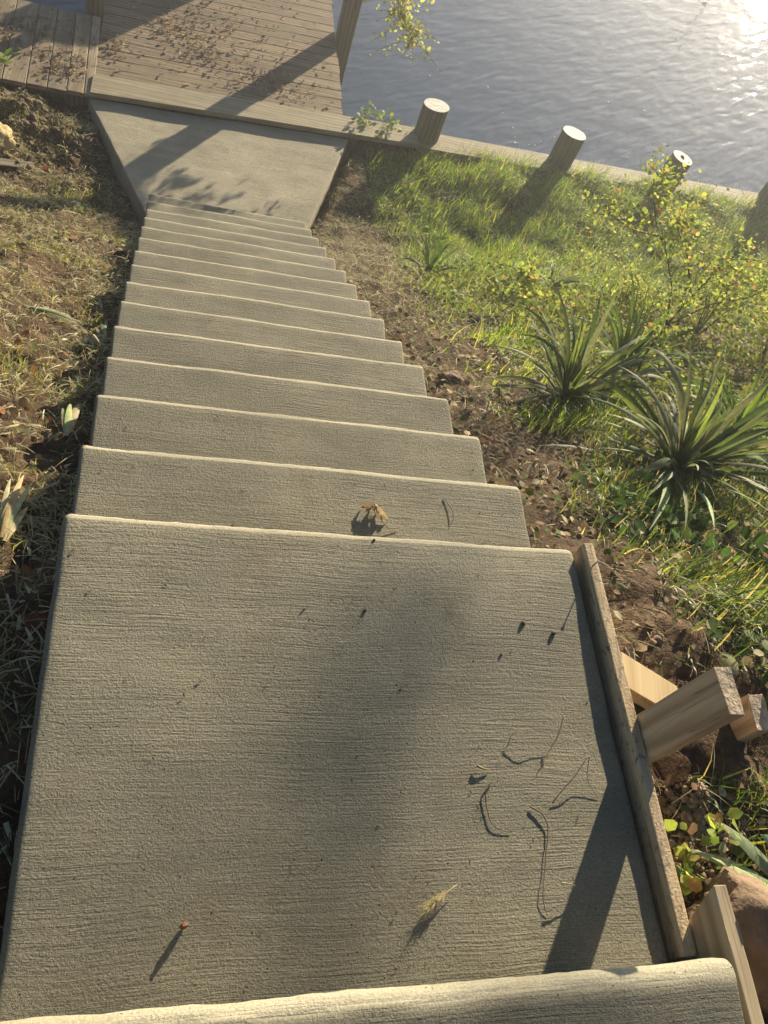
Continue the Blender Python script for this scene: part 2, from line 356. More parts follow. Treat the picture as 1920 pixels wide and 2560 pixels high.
for i in range(1, 15):
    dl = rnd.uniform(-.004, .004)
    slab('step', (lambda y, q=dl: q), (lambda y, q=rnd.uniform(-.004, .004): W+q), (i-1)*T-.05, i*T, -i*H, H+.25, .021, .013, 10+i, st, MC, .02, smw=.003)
pl = lambda y: -.03-(y-4.56)*.376; pr = lambda y: 1.24+(y-4.56)*.33
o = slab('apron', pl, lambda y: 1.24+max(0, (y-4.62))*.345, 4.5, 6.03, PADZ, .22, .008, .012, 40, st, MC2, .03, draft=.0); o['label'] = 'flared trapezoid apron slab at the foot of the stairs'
# skew the apron's front edge to follow the cap
for v in o.data.vertices:
    if v.co.y > 4.7: v.co.y += (v.co.x-.5)*.086*min(1, (v.co.y-4.7)/1.2)-.03*min(1, (v.co.y-4.7)/1.2)

# ------------------------------------------------------------ form boards, stakes, brace, nail
def rough_board(name, x0, x1, y0, y1, z0, z1, m, parent=None, seg=40, wob=.0012, tint=(1, 1, 1), cut=None):
    b = MB(); n = seg; vs = []
    for k in range(n+1):
        y = y0+(y1-y0)*k/n; q = [(x0, z0), (x1, z0), (x1, z1), (x0, z1)]
        for a, c in q:
            vs.append((a+noise.noise((y*8, a*50, 1))*wob*1.4, y, c+noise.noise((y*11, c*40, 7))*wob))
    fs = [(k*4+i, k*4+(i+1) % 4, (k+1)*4+(i+1) % 4, (k+1)*4+i) for k in range(n) for i in range(4)]+[(3, 2, 1, 0), tuple(n*4+i for i in range(4))]
    b.add(vs, fs, tint); return bev(b.build(name, m, parent), .0025, 2)
fb = rough_board('form_board', 1.234, 1.2615, -.925, .0, -.11, .031, M_FORM)
tag(fb, 'cement-spattered form board on edge along the right side of the landing slab', 'board')
fb2 = rough_board('form_board', 1.267, 1.297, -2.1, -.815, -.03, .128, M_FORM2)
for v in fb2.data.vertices:
    if v.co.y > -.9: v.co.y -= (.123-v.co.z)*.45
tag(fb2, 'pale smooth form board standing beside the topmost step at the bottom right corner', 'board')
def lumber(name, p0, p1, wdir, wd, th, m, label, cat, seed=0, seg=14, group=None, capn=.004):
    """stick of lumber from p0 to p1; wdir = direction of the wide side; rough sawn ends; origin at p0, local axes along the stick"""
    p0, p1, wdir = Vector(p0), Vector(p1), Vector(wdir); d = (p1-p0); L = d.length; d.normalize(); a = (wdir-d*wdir.dot(d)).normalized(); c = d.cross(a)
    vs, fs = [], []; prof = [(-1, -1), (-.3, -1), (.3, -1), (1, -1), (1, 0), (1, 1), (.3, 1), (-.3, 1), (-1, 1), (-1, 0)]; n = len(prof)
    for k in range(seg+1):
        z = L*k/seg
        for u, w_ in prof:
            jit = capn*noise.noise((u*2.3+seed, w_*3.1, 4)) if k in (0, seg) else 0
            vs.append((u*wd/2+.0012*noise.noise((z*9, u, seed)), w_*th/2+.0012*noise.noise((z*9, w_, seed+4)), z+jit*1.6))
    for k in range(seg):
        for i in range(n): fs.append((k*n+i, k*n+(i+1) % n, (k+1)*n+(i+1) % n, (k+1)*n+i))
    fs += [tuple(range(n))[::-1], tuple(seg*n+i for i in range(n))]
    b = MB(); b.add(vs, fs, (1, 1, 1)); o = b.build(name, m)
    o.matrix_world = Matrix(((a.x, c.x, d.x, p0.x), (a.y, c.y, d.y, p0.y), (a.z, c.z, d.z, p0.z), (0, 0, 0, 1)))
    o.data.materials.append(M_END)
    for pgn in o.data.polygons:
        if len(pgn.vertices) > 4: pgn.material_index = 1
    bev(o, .0016, 2); return tag(o, label, cat, group)
lumber('wooden_stake', (1.2815, -.492, -.5), (1.2835, -.494, .318), (0, 1, 0), .098, .038, M_STAKE, 'tall upright lumber stake nailed outside the form board, its sawn top facing up', 'stake', 1)
lumber('wooden_brace', (1.272, -.318, -.022), (1.80, -.44, -.27), (.08, 1, .05), .086, .038, M_BRACE, 'fresh yellow lumber brace sloping down away from the form board, behind the tall stake', 'brace', 2)
lumber('wooden_stake', (1.72, -.40, -.5), (1.60, -.435, .03), (0, 1, 0), .085, .040, M_STAKE, 'shorter lumber stake with a rounded top, behind the tall upright stake', 'stake', 3, capn=.012)
nb = MB(); nb.tube([(1.2425, -.067, .02), (1.2445, -.0675, .058)], .0016, 8); nb.tube([(1.2444, -.0675, .058), (1.2446, -.0675, .0595)], .004, 10)
tag(nb.build('nail', M_NAIL), 'bent steel nail sticking up from the far end of the form board', 'nail')

# ------------------------------------------------------------ deck, bulkhead, piles
DZ = -2.80
def bt(): k = rnd.uniform(.82, 1.12); return (k*rnd.uniform(.97, 1.03), k, k*rnd.uniform(.95, 1.04))
dk = thing('wooden_deck', 'weathered plank deck over the water at the foot of the stairs, strewn with leaf litter', 'deck', (.55, 6.3, DZ))
b = MB(); y = 6.235
def yl(x, o_): return o_+.088*(x+0.)
k = 0
while y < 12.4:
    wd = .140; xe = 1.685+rnd.uniform(-.012, .012); z1 = DZ+rnd.uniform(-.002, .002); t_ = bt(); xa = -.575 if y < 7.15 else -.58
    N = 14; xs_ = np.linspace(xa, xe, N+1)
    for i in range(N):
        xa_, xb_ = xs_[i], xs_[i+1]
        f = lambda x, s_: yl(x, y)+s_*wd+noise.noise((x*3, y, s_))*.0022
        b.hexa([(xa_, f(xa_, 0), z1-.035), (xb_, f(xb_, 0), z1-.035), (xb_, f(xb_, 1), z1-.035), (xa_, f(xa_, 1), z1-.035),
                (xa_, f(xa_, 0), z1), (xb_, f(xb_, 0), z1), (xb_, f(xb_, 1), z1), (xa_, f(xa_, 1), z1)], t_)
    y += wd+rnd.uniform(.008, .012)
local(b.build('deck_boards', M_DECK), dk)
b = MB(); edges = [-.585, -.665, -.80, -.955, -1.115, -1.30, -1.47, -1.64, -1.82, -2.0, -2.2, -2.4, -2.6]
for i in range(len(edges)-1):
    xa, xb = edges[i+1]+.007, edges[i]; z1 = DZ+.004+rnd.uniform(-.002, .002); sk = .035; ye = 7.17+.05*xa+rnd.uniform(-.01, .01); ys0 = 5.93+.05*xa+rnd.uniform(-.006, .006)
    t_ = bt(); xs2 = .045
    b.hexa([(xa+xs2, ys0, z1-.036), (xb+xs2, ys0, z1-.036), (xb-xs2*.2, ye, z1-.036), (xa-xs2*.2, ye, z1-.036), (xa+xs2, ys0, z1), (xb+xs2, ys0, z1), (xb-xs2*.2, ye, z1), (xa-xs2*.2, ye, z1)], t_)
local(bev(b.build('walkway_boards', M_DECKY), .004), dk)
b = MB()
for xx in (-.53, .55, 1.61): b.box(xx-.02, xx+.02, 6.35, 12.4, DZ-.24, DZ-.04, (.8, .8, .8))
b.box(-2.6, -.56, 7.0, 7.04, DZ-.24, DZ-.04, (.8, .8, .8)); b.box(-2.6, -.56, 6.02, 6.06, DZ-.24, DZ-.04, (.8, .8, .8))
local(b.build('joist_frame', M_POST), dk)
for (xx, yy) in ((-.45, 9.5), (1.5, 9.5), (-.45, 12.2), (1.5, 12.2)):
    pb = MB(); pb.tube([(xx, yy, -5.2), (xx, yy, DZ-.24)], .1, 14, (.8, .8, .8)); local(pb.build('support_pile', M_PILE, None, True), dk)
bh = thing('timber_bulkhead', 'timber bulkhead topped by a wide cap board behind the row of cut piles', 'bulkhead', (3, 6.3, -2.9))
def capseg(xa, xb, z1, t_=(1, 1, 1), wd=.275, n=26):
    b = MB(); X_ = np.linspace(xa, xb, n+1)
    for i in range(n):
        p_, q_ = X_[i], X_[i+1]; fo = lambda x: float(cap_y(x))+noise.noise((x*4, 1, z1))*.003; fi = lambda x: float(cap_y(x))-wd+noise.noise((x*4, 9, z1))*.003
        b.hexa([(p_, fi(p_), z1-.045), (q_, fi(q_), z1-.045), (q_, fo(q_), z1-.045), (p_, fo(p_), z1-.045), (p_, fi(p_), z1), (q_, fi(q_), z1), (q_, fo(q_), z1), (p_, fo(p_), z1)], t_)
    return local(b.build('cap_board', M_CAP), bh)
capseg(-.565, 2.42, DZ+.022); capseg(2.425, 6.36, DZ-.004, (.95, .95, .95)); capseg(6.365, 12, DZ-.002, (.9, .9, .9))
b = MB(); X_ = np.arange(-.5, 12, .2)
for x_ in X_:
    yy = float(cap_y(x_)); t_ = bt(); b.hexa([(x_, yy-.08, -5), (x_+.195, yy-.08+.015, -5), (x_+.195, yy-.03+.015, -5), (x_, yy-.03, -5), (x_, yy-.08, DZ-.05), (x_+.195, yy-.08+.015, DZ-.05), (x_+.195, yy-.03+.015, DZ-.05), (x_, yy-.03, DZ-.05)], t_)
for x_ in np.arange(-6, -.5, .2): b.box(x_, x_+.195, 5.98, 6.02, -5, DZ-.05, bt())
local(b.build('sheeting', M_POST), bh)
def pile(x, y, zt, r, label, seed=0, lean=(0, 0), group='round piles cut flat along the bulkhead'):
    t_ = thing('round_pile', label, 'pile', (x, y, -2.9), group)
    n = 40; vs, fs = [], []; zs = [-5.3, -4, -3.2, -2.9, -2.8, -2.7, zt-.02, zt-.004, zt]
    for z_ in zs:
        for k in range(n):
            a = k*2*math.pi/n; rr = r*(1+.035*noise.noise((math.cos(a)*1.5, math.sin(a)*1.5, seed))+.012*noise.noise((math.cos(a)*6, math.sin(a)*6, z_*.4+seed)))*(.985 if z_ == zt else 1)
            vs.append((x+lean[0]*(z_+2.9)+rr*math.cos(a), y+lean[1]*(z_+2.9)+rr*math.sin(a), z_+.012*math.cos(a+seed)*(z_ >= zt-.03)))
    for j in range(len(zs)-1):
        for k in range(n): fs.append((j*n+k, j*n+(k+1) % n, (j+1)*n+(k+1) % n, (j+1)*n+k))
    b = MB(); b.add(vs, fs, (1, 1, 1)); local(b.build('pile_shaft', M_PILE, None, True), t_)
    # sawn top: a thin disc with shallow saw marks
    vs = []; fs = []; rings = 8
    for j in range(rings+1):
        for k in range(n):
            v = Vector(b.v[(len(zs)-1)*n+k]); c_ = Vector((x+lean[0]*(zt+2.9), y+lean[1]*(zt+2.9), zt)); q = c_.lerp(v, 1.0 if j == rings else j/rings*.985+.0); q.z += .0025+.003*noise.noise((q.x*30, q.y*30, seed))*(j < rings)
            vs.append(q)
    for j in range(rings):
        for k in range(n): fs.append((j*n+k, (j+1)*n+k, (j+1)*n+(k+1) % n, j*n+(k+1) % n))
    b2 = MB(); b2.add(vs, fs); local(b2.build('pile_top', M_PTOP, None, True), t_); return t_
pile(2.52, 6.375, -2.475, .128, 'round cut pile nearest the stairs, casting its shadow on bare soil', 1)
pile(3.99, 6.42, -2.46, .128, 'round cut pile in the middle of the row, grass growing against its foot', 2, (.015, 0))
pile(5.34, 6.54, -2.52, .120, 'round cut pile behind the tip of the yellow-leaved shrub', 3, (.02, 0))
pile(6.70, 6.60, -2.36, .135, 'round pile cut off by the right edge of the photo', 4)
pile(-.655, 7.235, -2.45, .082, 'slim dark round pile at the corner of the plank deck', 5, group='slim piles')
b = MB(); b.box(1.70, 1.865, 7.80, 7.965, -4.6, -.9); po = b.build('square_post', M_POST)
bev(po, .006, 2); tag(po, 'thick square timber post at the right edge of the plank deck', 'post')
# board screens added out of frame to cast shadows across the near boards
def panel(name, x0, x1, y, z1, label, cat):
    t_ = thing(name, label, cat, ((x0+x1)/2, y, DZ)); f = MB(); xs_ = np.linspace(x0, x1, int((x1-x0)/.13)+1)
    for i in range(len(xs_)-1): f.box(xs_[i]+.001, xs_[i+1]-.001, y, y+.03, DZ+.03, z1+rnd.uniform(-.01, .01), bt())
    local(f.build('slat_boards', M_POST), t_); 
    for xx in (x0, x1-.09): q = MB(); q.box(xx, xx+.09, y+.032, y+.122, DZ+.002, z1-.04); local(q.build('upright', M_POST), t_)
panel('shadow_screen', .57, 1.40, 9.6, -1.80, 'added low grey board screen, out of frame, casting a shadow on the near deck boards', 'screen')
panel('shadow_screen', .45, 1.25, 11.2, -1.36, 'added taller grey board screen, out of frame further out, casting a shadow on the walkway boards', 'screen')

# ------------------------------------------------------------ blades and leaves (vectorised)
def blades(P, az, L, wd, e0, e1, seg=3, tint=None, twist=None, gutter=0.):
    n = len(P); P = np.asarray(P, float); pts = [P]; cur = P.copy()
    for k in range(seg):
        e = e0+(e1-e0)*(k/(max(1, seg-1))); d = np.stack([np.cos(e)*np.cos(az), np.cos(e)*np.sin(az), np.sin(e)], 1)
        cur = cur+d*(L/seg)[:, None]; pts.append(cur)
    tw = az+math.pi/2 if twist is None else twist
    S = np.stack([np.cos(tw), np.sin(tw), np.zeros(n)], 1)
    V = np.zeros((n, 2*(seg+1), 3))
    prof = [1, .95, .7, .08] if seg == 3 else ([.7, 1, .1] if seg == 2 else [.75]+[1]*(seg//2)+list(np.linspace(.9, .04, seg-seg//2)))
    for k in range(seg+1):
        w_ = (wd*prof[k]*.5)[:, None]; V[:, 2*k] = pts[k]-S*w_; V[:, 2*k+1] = pts[k]+S*w_
    base = (np.arange(n)*2*(seg+1))[:, None]
    F = np.concatenate([base+np.array([2*k, 2*k+1, 2*k+3, 2*k+2]) for k in range(seg)], 0)
    tn = None if tint is None else np.repeat(tint, 2*(seg+1), axis=0)
    return V.reshape(-1, 3), F, tn
LT = np.array([(0, 0, 0), (.30, .34, .05), (.32, -.34, .05), (.33, 0, 0), (.70, .30, .03), (.70, -.30, .03), (.70, 0, -.02), (1, 0, -.07)])
LF = np.array([(0, 2, 3), (0, 3, 1), (3, 2, 5), (3, 5, 6), (1, 3, 6), (1, 6, 4), (6, 5, 7), (4, 6, 7)])
def leaves(P, az, pitch, roll, size, tint, asp=1.0, curl=1.0):
    n = len(P); t = LT.copy()*np.array([1, asp, curl]); T_ = np.broadcast_to(t, (n, 8, 3))*size[:, None, None]
    ca, sa = np.cos(az), np.sin(az); cp, sp = np.cos(pitch), np.sin(pitch); cr, sr = np.cos(roll), np.sin(roll)
    x, y, z = T_[..., 0], T_[..., 1], T_[..., 2]
    y, z = y*cr[:, None]-z*sr[:, None], y*sr[:, None]+z*cr[:, None]
    x, z = x*cp[:, None]-z*sp[:, None], x*sp[:, None]+z*cp[:, None]
    x, y = x*ca[:, None]-y*sa[:, None], x*sa[:, None]+y*ca[:, None]
    V = np.stack([x, y, z], -1)+np.asarray(P)[:, None, :]
    F = (np.arange(n)*8)[:, None, None]+LF[None]; return V.reshape(-1, 3), F.reshape(-1, 3), np.repeat(tint, 8, axis=0)
def pal(n, cols, wts=None, var=.18):
    c = np.array(cols)[rng.choice(len(cols), n, p=None if wts is None else np.array(wts)/sum(wts))]
    return c*(1+rng.uniform(-var, var, (n, 1)))*(1+rng.uniform(-.06, .06, (n, 3)))
class Heap:
    def __init__(s): s.V = []; s.F = []; s.T = []; s.n = 0
    def add(s, V, F, T_):
        if F.shape[1] == 3: F = np.concatenate([F, F[:, 2:3]], 1)[:, [0, 1, 2, 3]]
        s.V.append(V); s.F.append(F+s.n); s.T.append(T_); s.n += len(V)
    def build(s, name, m, parent=None):
        V, F, T_ = np.concatenate(s.V), np.concatenate(s.F), np.concatenate(s.T)
        deg = F[:, 2] == F[:, 3]
        if deg.all(): return mk(name, V, F[:, :3], m, parent, True, T_)
        if not deg.any(): return mk(name, V, F, m, parent, True, T_)
        q = F[~deg]; tr = F[deg][:, :3]
        tri = np.concatenate([q[:, [0, 1, 2]], q[:, [0, 2, 3]], tr]); return mk(name, V, tri, m, parent, True, T_)
def scatter(n, x0, x1, y0, y1, dens):
    P = np.zeros((0, 2))
    while len(P) < n:
        q = np.stack([rng.uniform(x0, x1, n), rng.uniform(y0, y1, n)], 1); q = q[rng.uniform(0, 1, n) < dens(q[:, 0], q[:, 1])]; P = np.concatenate([P, q])
    return P[:n]
def vn(x, y, s, o=0):      # cheap smooth noise 0..1
    return .5+.25*(np.sin(x*s*1.3+o+1.7*np.sin(y*s*.9+o))+np.sin(y*s*1.7-o+1.3*np.sin(x*s*1.1)))
def offpad(x, y, mgn=.02):
    """1 where there is no concrete or deck"""
    inst = (x > -mgn) & (x < 1.24+mgn) & (y < 4.75)
    inpad = (y >= 4.5) & (x > -.04-(y-4.56)*.376-mgn) & (x < 1.24+(y-4.6)*.345+mgn)
    deck = (x < -.5) & (y > 5.95+.05*x); cap = y > cap_y(x)-np.where(x > 2.6, .20, .29)
    forms = ((x > 1.1) & (x < 1.30+mgn) & (y < .01)) | ((x > 1.28) & (x < 1.72) & (y > -.56) & (y < -.28))
    return ~(inst | inpad | deck | cap | forms)
STRAW = [(.60, .53, .28), (.50, .42, .21), (.22, .155, .08), (.32, .34, .12), (.64, .60, .38)]
GREEN = [(.11, .20, .02), (.20, .31, .035), (.30, .40, .055), (.42, .42, .12)]
def lying(n, x0, x1, y0, y1, dens, cols, wts, Lr, wr, name, label, cat, mat, lift=.02, seg=3, el=(-.1, .45)):
    P = scatter(n, x0, x1, y0, y1, lambda x, y: dens(x, y)*offpad(x, y)); z = gz(P[:, 0], P[:, 1])
    clump = vn(P[:, 0], P[:, 1], 9, 2)
    P3 = np.stack([P[:, 0], P[:, 1], z+rng.uniform(0, 1, n)**2*lift*(.4+1.6*clump)+.002], 1)
    L = rng.uniform(*Lr, n)*rng.uniform(.6, 1, n); e0 = rng.uniform(*el, n); e1 = e0-rng.uniform(.1, 1.3, n)
    V, F, T_ = blades(P3, rng.uniform(0, 6.283, n), L, rng.uniform(*wr, n), e0, e1, seg, pal(n, cols, wts), rng.uniform(0, 6.283, n))
    h = Heap(); h.add(V, F, T_); o = h.build(name, mat); return tag(o, label, cat, None, 'stuff')
# left bank straw
lying(48000, -2.0, 0., -1.0, 5.95, lambda x, y: .10+.90*vn(x, y, 5.5, 1)**2.6, STRAW+[(.14, .16, .05)], [3, 3, 2.2, 2, 1.6, 1.5], (.03, .13), (.0018, .0055), 'dry_grass', 'dry cut grass and straw strewn over the brown bank left of the stairs', 'dry grass', M_STRAW, .035)
lying(17000, 1.24, 2.7, .6, 5.9, lambda x, y: np.clip(1.15-.55*np.abs(x-1.85+.25*np.sin(y*2)), .1, 1)*(.25+.75*vn(x, y, 4, 4))*(.05+.95*sm(2.2, 3.8, y)), STRAW+[(.12, .13, .05)], [3, 3, 3, 1.5, 1.5, 2], (.04, .14), (.0015, .004), 'dry_grass', 'tangled dry straw lying on the soil right of the lower steps', 'dry grass', M_STRAW, .05)
lying(17000, 1.26, 3.4, -1.2, 2.8, lambda x, y: .3+.7*vn(x, y, 6, 3), STRAW+[(.10, .14, .04), (.14, .09, .05)], [1, 1, 3, 1.5, .5, 3, 4], (.03, .12), (.0015, .004), 'dry_grass', 'sparse dead grass and chaff on the shaded soil right of the landing', 'dry grass', M_STRAW, .02)
lying(3600, -2.0, 0., -1.0, 5.95, lambda x, y: .15+.85*vn(x, y, 6, 3)**2, [(.62, .58, .36), (.55, .50, .28), (.36, .30, .17)], [3, 3, 2], (.03, .10), (.005, .011), 'grass_clippings', 'broad pale grass clippings scattered over the bank left of the stairs', 'clippings', M_STRAW, .045)
# lawn by the bulkhead
def lawn(n, x0, x1, y0, y1, dens, Lr, wr, name, label, hue=GREEN, wts=(3, 3, 2.5, 1.5), lean=.9):
    P = scatter(n, x0, x1, y0, y1, lambda x, y: dens(x, y)*offpad(x, y)); z = gz(P[:, 0], P[:, 1]); cl = vn(P[:, 0], P[:, 1], 7, 5)
    L = rng.uniform(*Lr, n)*(.45+.9*cl); az = rng.uniform(0, 6.283, n)*.6+2.2*vn(P[:, 0], P[:, 1], 2.1)+3.5
    e0 = rng.uniform(.6, 1.5, n); e1 = e0-rng.uniform(.3, 1.9, n)*lean
    V, F, T_ = blades(np.stack([P[:, 0], P[:, 1], z-.004], 1), az, L, rng.uniform(*wr, n), e0, e1, 3, pal(n, hue, wts), az+1.57+rng.uniform(-.7, .7, n))
    h = Heap(); h.add(V, F, T_); return tag(h.build(name, M_GRASS), label, 'grass', None, 'stuff')
lawn(98000, 1.9, 8.6, 3.3, 6.5, lambda x, y: sm(1.6, 2.5, x+.35*(y-4.8)+.2*np.sin(y*5))*sm(2.9, 4.0, y+.10*x)*(.35+.65*vn(x, y, 6, 8)), (.07, .20), (.003, .0065), 'grass', 'sunlit green grass between the shrub and the bulkhead')
lawn(21000, 1.38, 3.4, -1.2, 1.2, lambda x, y: sm(1.40, 1.85, x+.12*np.sin(y*6)-.12*y)*(.15+vn(x, y, 5, 3)**2), (.04, .15), (.002, .006), 'grass', 'tufts of green grass on the slope right of the landing', [(.07, .12, .025), (.12, .18, .035), (.20, .25, .05), (.34, .32, .15)], (3, 3, 2, 2))
lawn(9000, -2.0, -.12, .0, 5.4, lambda x, y: vn(x, y, 4.2, 6)**4, (.03, .09), (.002, .005), 'grass', 'few green sprouts among the dry straw left of the stairs', [(.16, .22, .05), (.24, .28, .09), (.34, .32, .14)], (2, 2, 2))
# ground ivy / small leaved cover on the right bank
def cover(n, x0, x1, y0, y1, dens, sz, cols, wts, lift, name, label, cat, mat=None, pitch=(-.5, .9)):
    P = scatter(n, x0, x1, y0, y1, lambda x, y: dens(x, y)*offpad(x, y, .03)); z = gz(P[:, 0], P[:, 1])
    P3 = np.stack([P[:, 0], P[:, 1], z+.008+rng.uniform(0, 1, n)**1.4*lift*(.3+vn(P[:, 0], P[:, 1], 6, 1))], 1)
    V, F, T_ = leaves(P3, rng.uniform(0, 6.283, n), rng.uniform(*pitch, n), rng.uniform(-.6, .6, n), rng.uniform(*sz, n), pal(n, cols, wts), 1.1)
    h = Heap(); h.add(V, F, T_); return tag(h.build(name, mat or M_LEAF), label, cat, None, 'stuff')
lawn(7000, 1.55, 3.0, .9, 3.6, lambda x, y: sm(1.5, 2.1, x)*vn(x, y, 7, 1)**2, (.05, .16), (.003, .007), 'grass', 'thin green blades and weeds around the spiky plants')
YG = [(.20, .26, .05), (.28, .32, .07), (.36, .36, .10), (.12, .18, .045), (.42, .24, .09)]
cover(26000, 1.6, 6.6, 1.1, 4.6, lambda x, y: sm(0, .5, (x-1.6)-.45*abs(y-3.1)+.15*np.sin(y*4))*sm(1.0, 1.8, y+.25*(x-2))*sm(4.6, 3.7, y+.05*x)*(.3+.7*vn(x, y, 5, 2)), (.016, .040), YG, (3, 3, 2, 3, .5), .14, 'ground_ivy', 'low yellow-green leafy ground cover between the sword-leaved plants and the grass', 'ground cover')
cover(1500, -2.0, -.1, -1.0, 5.9, lambda x, y: .2+vn(x, y, 7, 2)**2, (.02, .05), [(.28, .18, .09), (.38, .30, .17), (.22, .24, .08), (.36, .16, .07)], (3, 3, 1.2, .7), .03, 'dead_leaves', 'scattered dead leaves on the straw-covered bank left of the stairs', 'dead leaves', M_STRAW, (-.3, .4))
cover(3600, 1.25, 3.4, -1.2, 3.2, lambda x, y: .2+vn(x, y, 7, 2)**2, (.012, .04), [(.24, .15, .08), (.34, .27, .16), (.10, .15, .04), (.45, .40, .26)], (3, 3, 1.6, 1), .03, 'dead_leaves', 'scattered dead leaves on the shaded soil right of the stairs', 'dead leaves', M_STRAW, (-.3, .4))
cover(2200, 1.42, 3.2, -1.1, .8, lambda x, y: sm(1.5, 2.0, x)*vn(x, y, 6, 8)**2, (.03, .06), [(.08, .15, .04), (.14, .20, .06)], (2, 1), .07, 'broadleaf_weeds', 'dark broad-leaved weeds among the grass right of the landing', 'weeds')
# litter on the deck
def deck_litter():
    h = Heap(); n = 1500
    cl = [(.1, 7.2, .28), (.35, 6.95, .25), (.9, 6.75, .22), (1.2, 6.6, .2), (-.75, 6.25, .18), (-1.1, 6.6, .25), (-1.35, 6.4, .2), (.5, 7.6, .4), (-.45, 6.7, .12), (.1, 7.8, .5)]
    c = np.array(cl)[rng.choice(len(cl), n, p=np.array([4, 4, 3.5, 2, 5, 5, 3, 2, 1.5, 2])/32)]; P = c[:, :2]+rng.normal(0, 1, (n, 2))*c[:, 2:3]*.7
    k = int(n*.25); P[:k, 0] = rng.uniform(-1.7, 1.6, k); P[:k, 1] = rng.uniform(6.3, 8.6, k)
    ok = ((P[:, 0] > -.55) & (P[:, 0] < 1.62) & (P[:, 1] > 6.3+.088*P[:, 0])) | ((P[:, 0] < -.62) & (P[:, 1] > 5.95) & (P[:, 1] < 7.05)); P = P[ok]; n = len(P)
    P3 = np.stack([P[:, 0], P[:, 1], DZ+.006+rng.uniform(0, .018, n)], 1)
    cols = [(.30, .21, .13), (.20, .13, .08), (.45, .38, .26), (.38, .30, .18)]
    V, F, T_ = leaves(P3, rng.uniform(0, 6.283, n), rng.uniform(-.5, .7, n), rng.uniform(-.8, .8, n), rng.uniform(.012, .055, n), pal(n, cols, (3, 2, 1.4, 2)), .55, 3.); h.add(V, F, T_)
    m_ = n//2; V, F, T_ = blades(P3[:m_], rng.uniform(0, 6.283, m_), rng.uniform(.03, .12, m_), rng.uniform(.002, .004, m_), rng.uniform(0, .5, m_), rng.uniform(-.7, 0, m_), 3, pal(m_, cols, (3, 2, 1, 2)), rng.uniform(0, 6.283, m_)); h.add(V, F, T_)
    tag(h.build('leaf_litter', M_STRAW), 'brown leaf litter and twigs scattered over the deck boards', 'leaf litter', None, 'stuff')
deck_litter()
# ------------------------------------------------------------ stones and clods
def rock_mesh(r, seed, flat=.7, sub=3, rough=.28):
    bm = bmesh.new(); bmesh.ops.create_icosphere(bm, subdivisions=sub, radius=1)
    for v in bm.verts:
        c = v.co.copy(); d = 1+rough*noise.fractal(c*1.3+Vector((seed, seed*.7, 0)), 1, 2, 4)+.25*rough*(noise.cell(c*2.1+Vector((seed, 0, 0)))-.5)
        v.co = Vector((c.x*d*r[0], c.y*d*r[1], c.z*d*r[2]*flat))
    return bm
def rock(name, loc, r, seed, m, label, cat, rot=0, sub=4, group=None):
    bm = rock_mesh(r, seed, 1, sub); me = bpy.data.meshes.new(name); bm.to_mesh(me); bm.free()
    for p in me.polygons: p.use_smooth = True
    me.materials.append(m); o = link(bpy.data.objects.new(name, me)); o.location = loc; o.rotation_euler = (0, 0, rot); return tag(o, label, cat, group)
def clods(n, pos, sz, m, name, label, cat, tintcols=None):
    base = []
    for s in range(6):
        bm = rock_mesh((1, 1, .75), s*3.3, 1, 2, .5); bm.verts.ensure_lookup_table()
        base.append((np.array([v.co[:] for v in bm.verts]), np.array([[v.index for v in f.verts] for f in bm.faces]))); bm.free()
    Vs, Fs, k = [], [], 0
    for i in range(n):
        v, f = base[i % 6]; a = rng.uniform(0, 6.28); c, s = math.cos(a), math.sin(a); q = v*sz[i]; q = np.stack([q[:, 0]*c-q[:, 1]*s, q[:, 0]*s+q[:, 1]*c, q[:, 2]], 1)+pos[i]; Vs.append(q); Fs.append(f+k); k += len(v)
    return tag(mk(name, np.concatenate(Vs), np.concatenate(Fs), m, None, False), label, cat, None, 'stuff')
def ring(n, cx, cy, sx, sy, lift=0.):
    P = rng.normal(0, 1, (n, 2))*[sx, sy]+[cx, cy]; ok = offpad(P[:, 0], P[:, 1], .02); P = P[ok]
    return np.concatenate([P, (gz(P[:, 0], P[:, 1])+lift*rng.uniform(0, 1, len(P)))[:, None]], 1)
P = ring(900, -1.15, 5.45, .32, .28, .02); clods(len(P), P, rng.uniform(.006, .028, len(P)), M_CLOD, 'soil_clods', 'crumbly grey soil clods heaped below the walkway left of the stairs', 'soil')
P = ring(2200, 1.40, -.60, .055, .12, .012); P = np.concatenate([P, ring(500, 1.40, -.75, .05, .05, .01)]); P = P[P[:, 0] > 1.285]; clods(len(P), P, .0015+.011*rng.uniform(0, 1, len(P))**9, M_SPOIL, 'concrete_spoil', 'pale crumbs of spilled concrete beside the form board, below the tall stake', 'rubble')
P = np.concatenate([ring(500, -.9, 2.5, .6, 2.2), ring(600, 1.8, 1.2, .4, 1.5)]); clods(len(P), P, rng.uniform(.004, .016, len(P)), M_CLOD, 'soil_crumbs', 'small soil crumbs scattered along both sides of the stairs', 'soil')
rock('rock', (1.44, -.90, -.03), (.115, .13, .11), 4, M_STONE, 'brown rounded rock against the pale form board at the lower right', 'rock')
q = atg(1120, 965); rock('rock', (q.x, q.y, q.z), (.07, .05, .045), 7, M_STONE, 'reddish stone on the soil beside the fourth step', 'rock')
q = atg(1135, 655); rock('rock', (q.x, q.y, q.z+.02), (.13, .07, .06), 9, M_STONE, 'flat brown stone half buried beside the leafy stems right of the lower steps', 'rock')
q = atg(175, 855); rock('rock', (q.x, q.y, q.z+.012), (.02, .015, .012), 2, M_STONE, 'small smooth stone in the straw left of the stairs', 'rock')
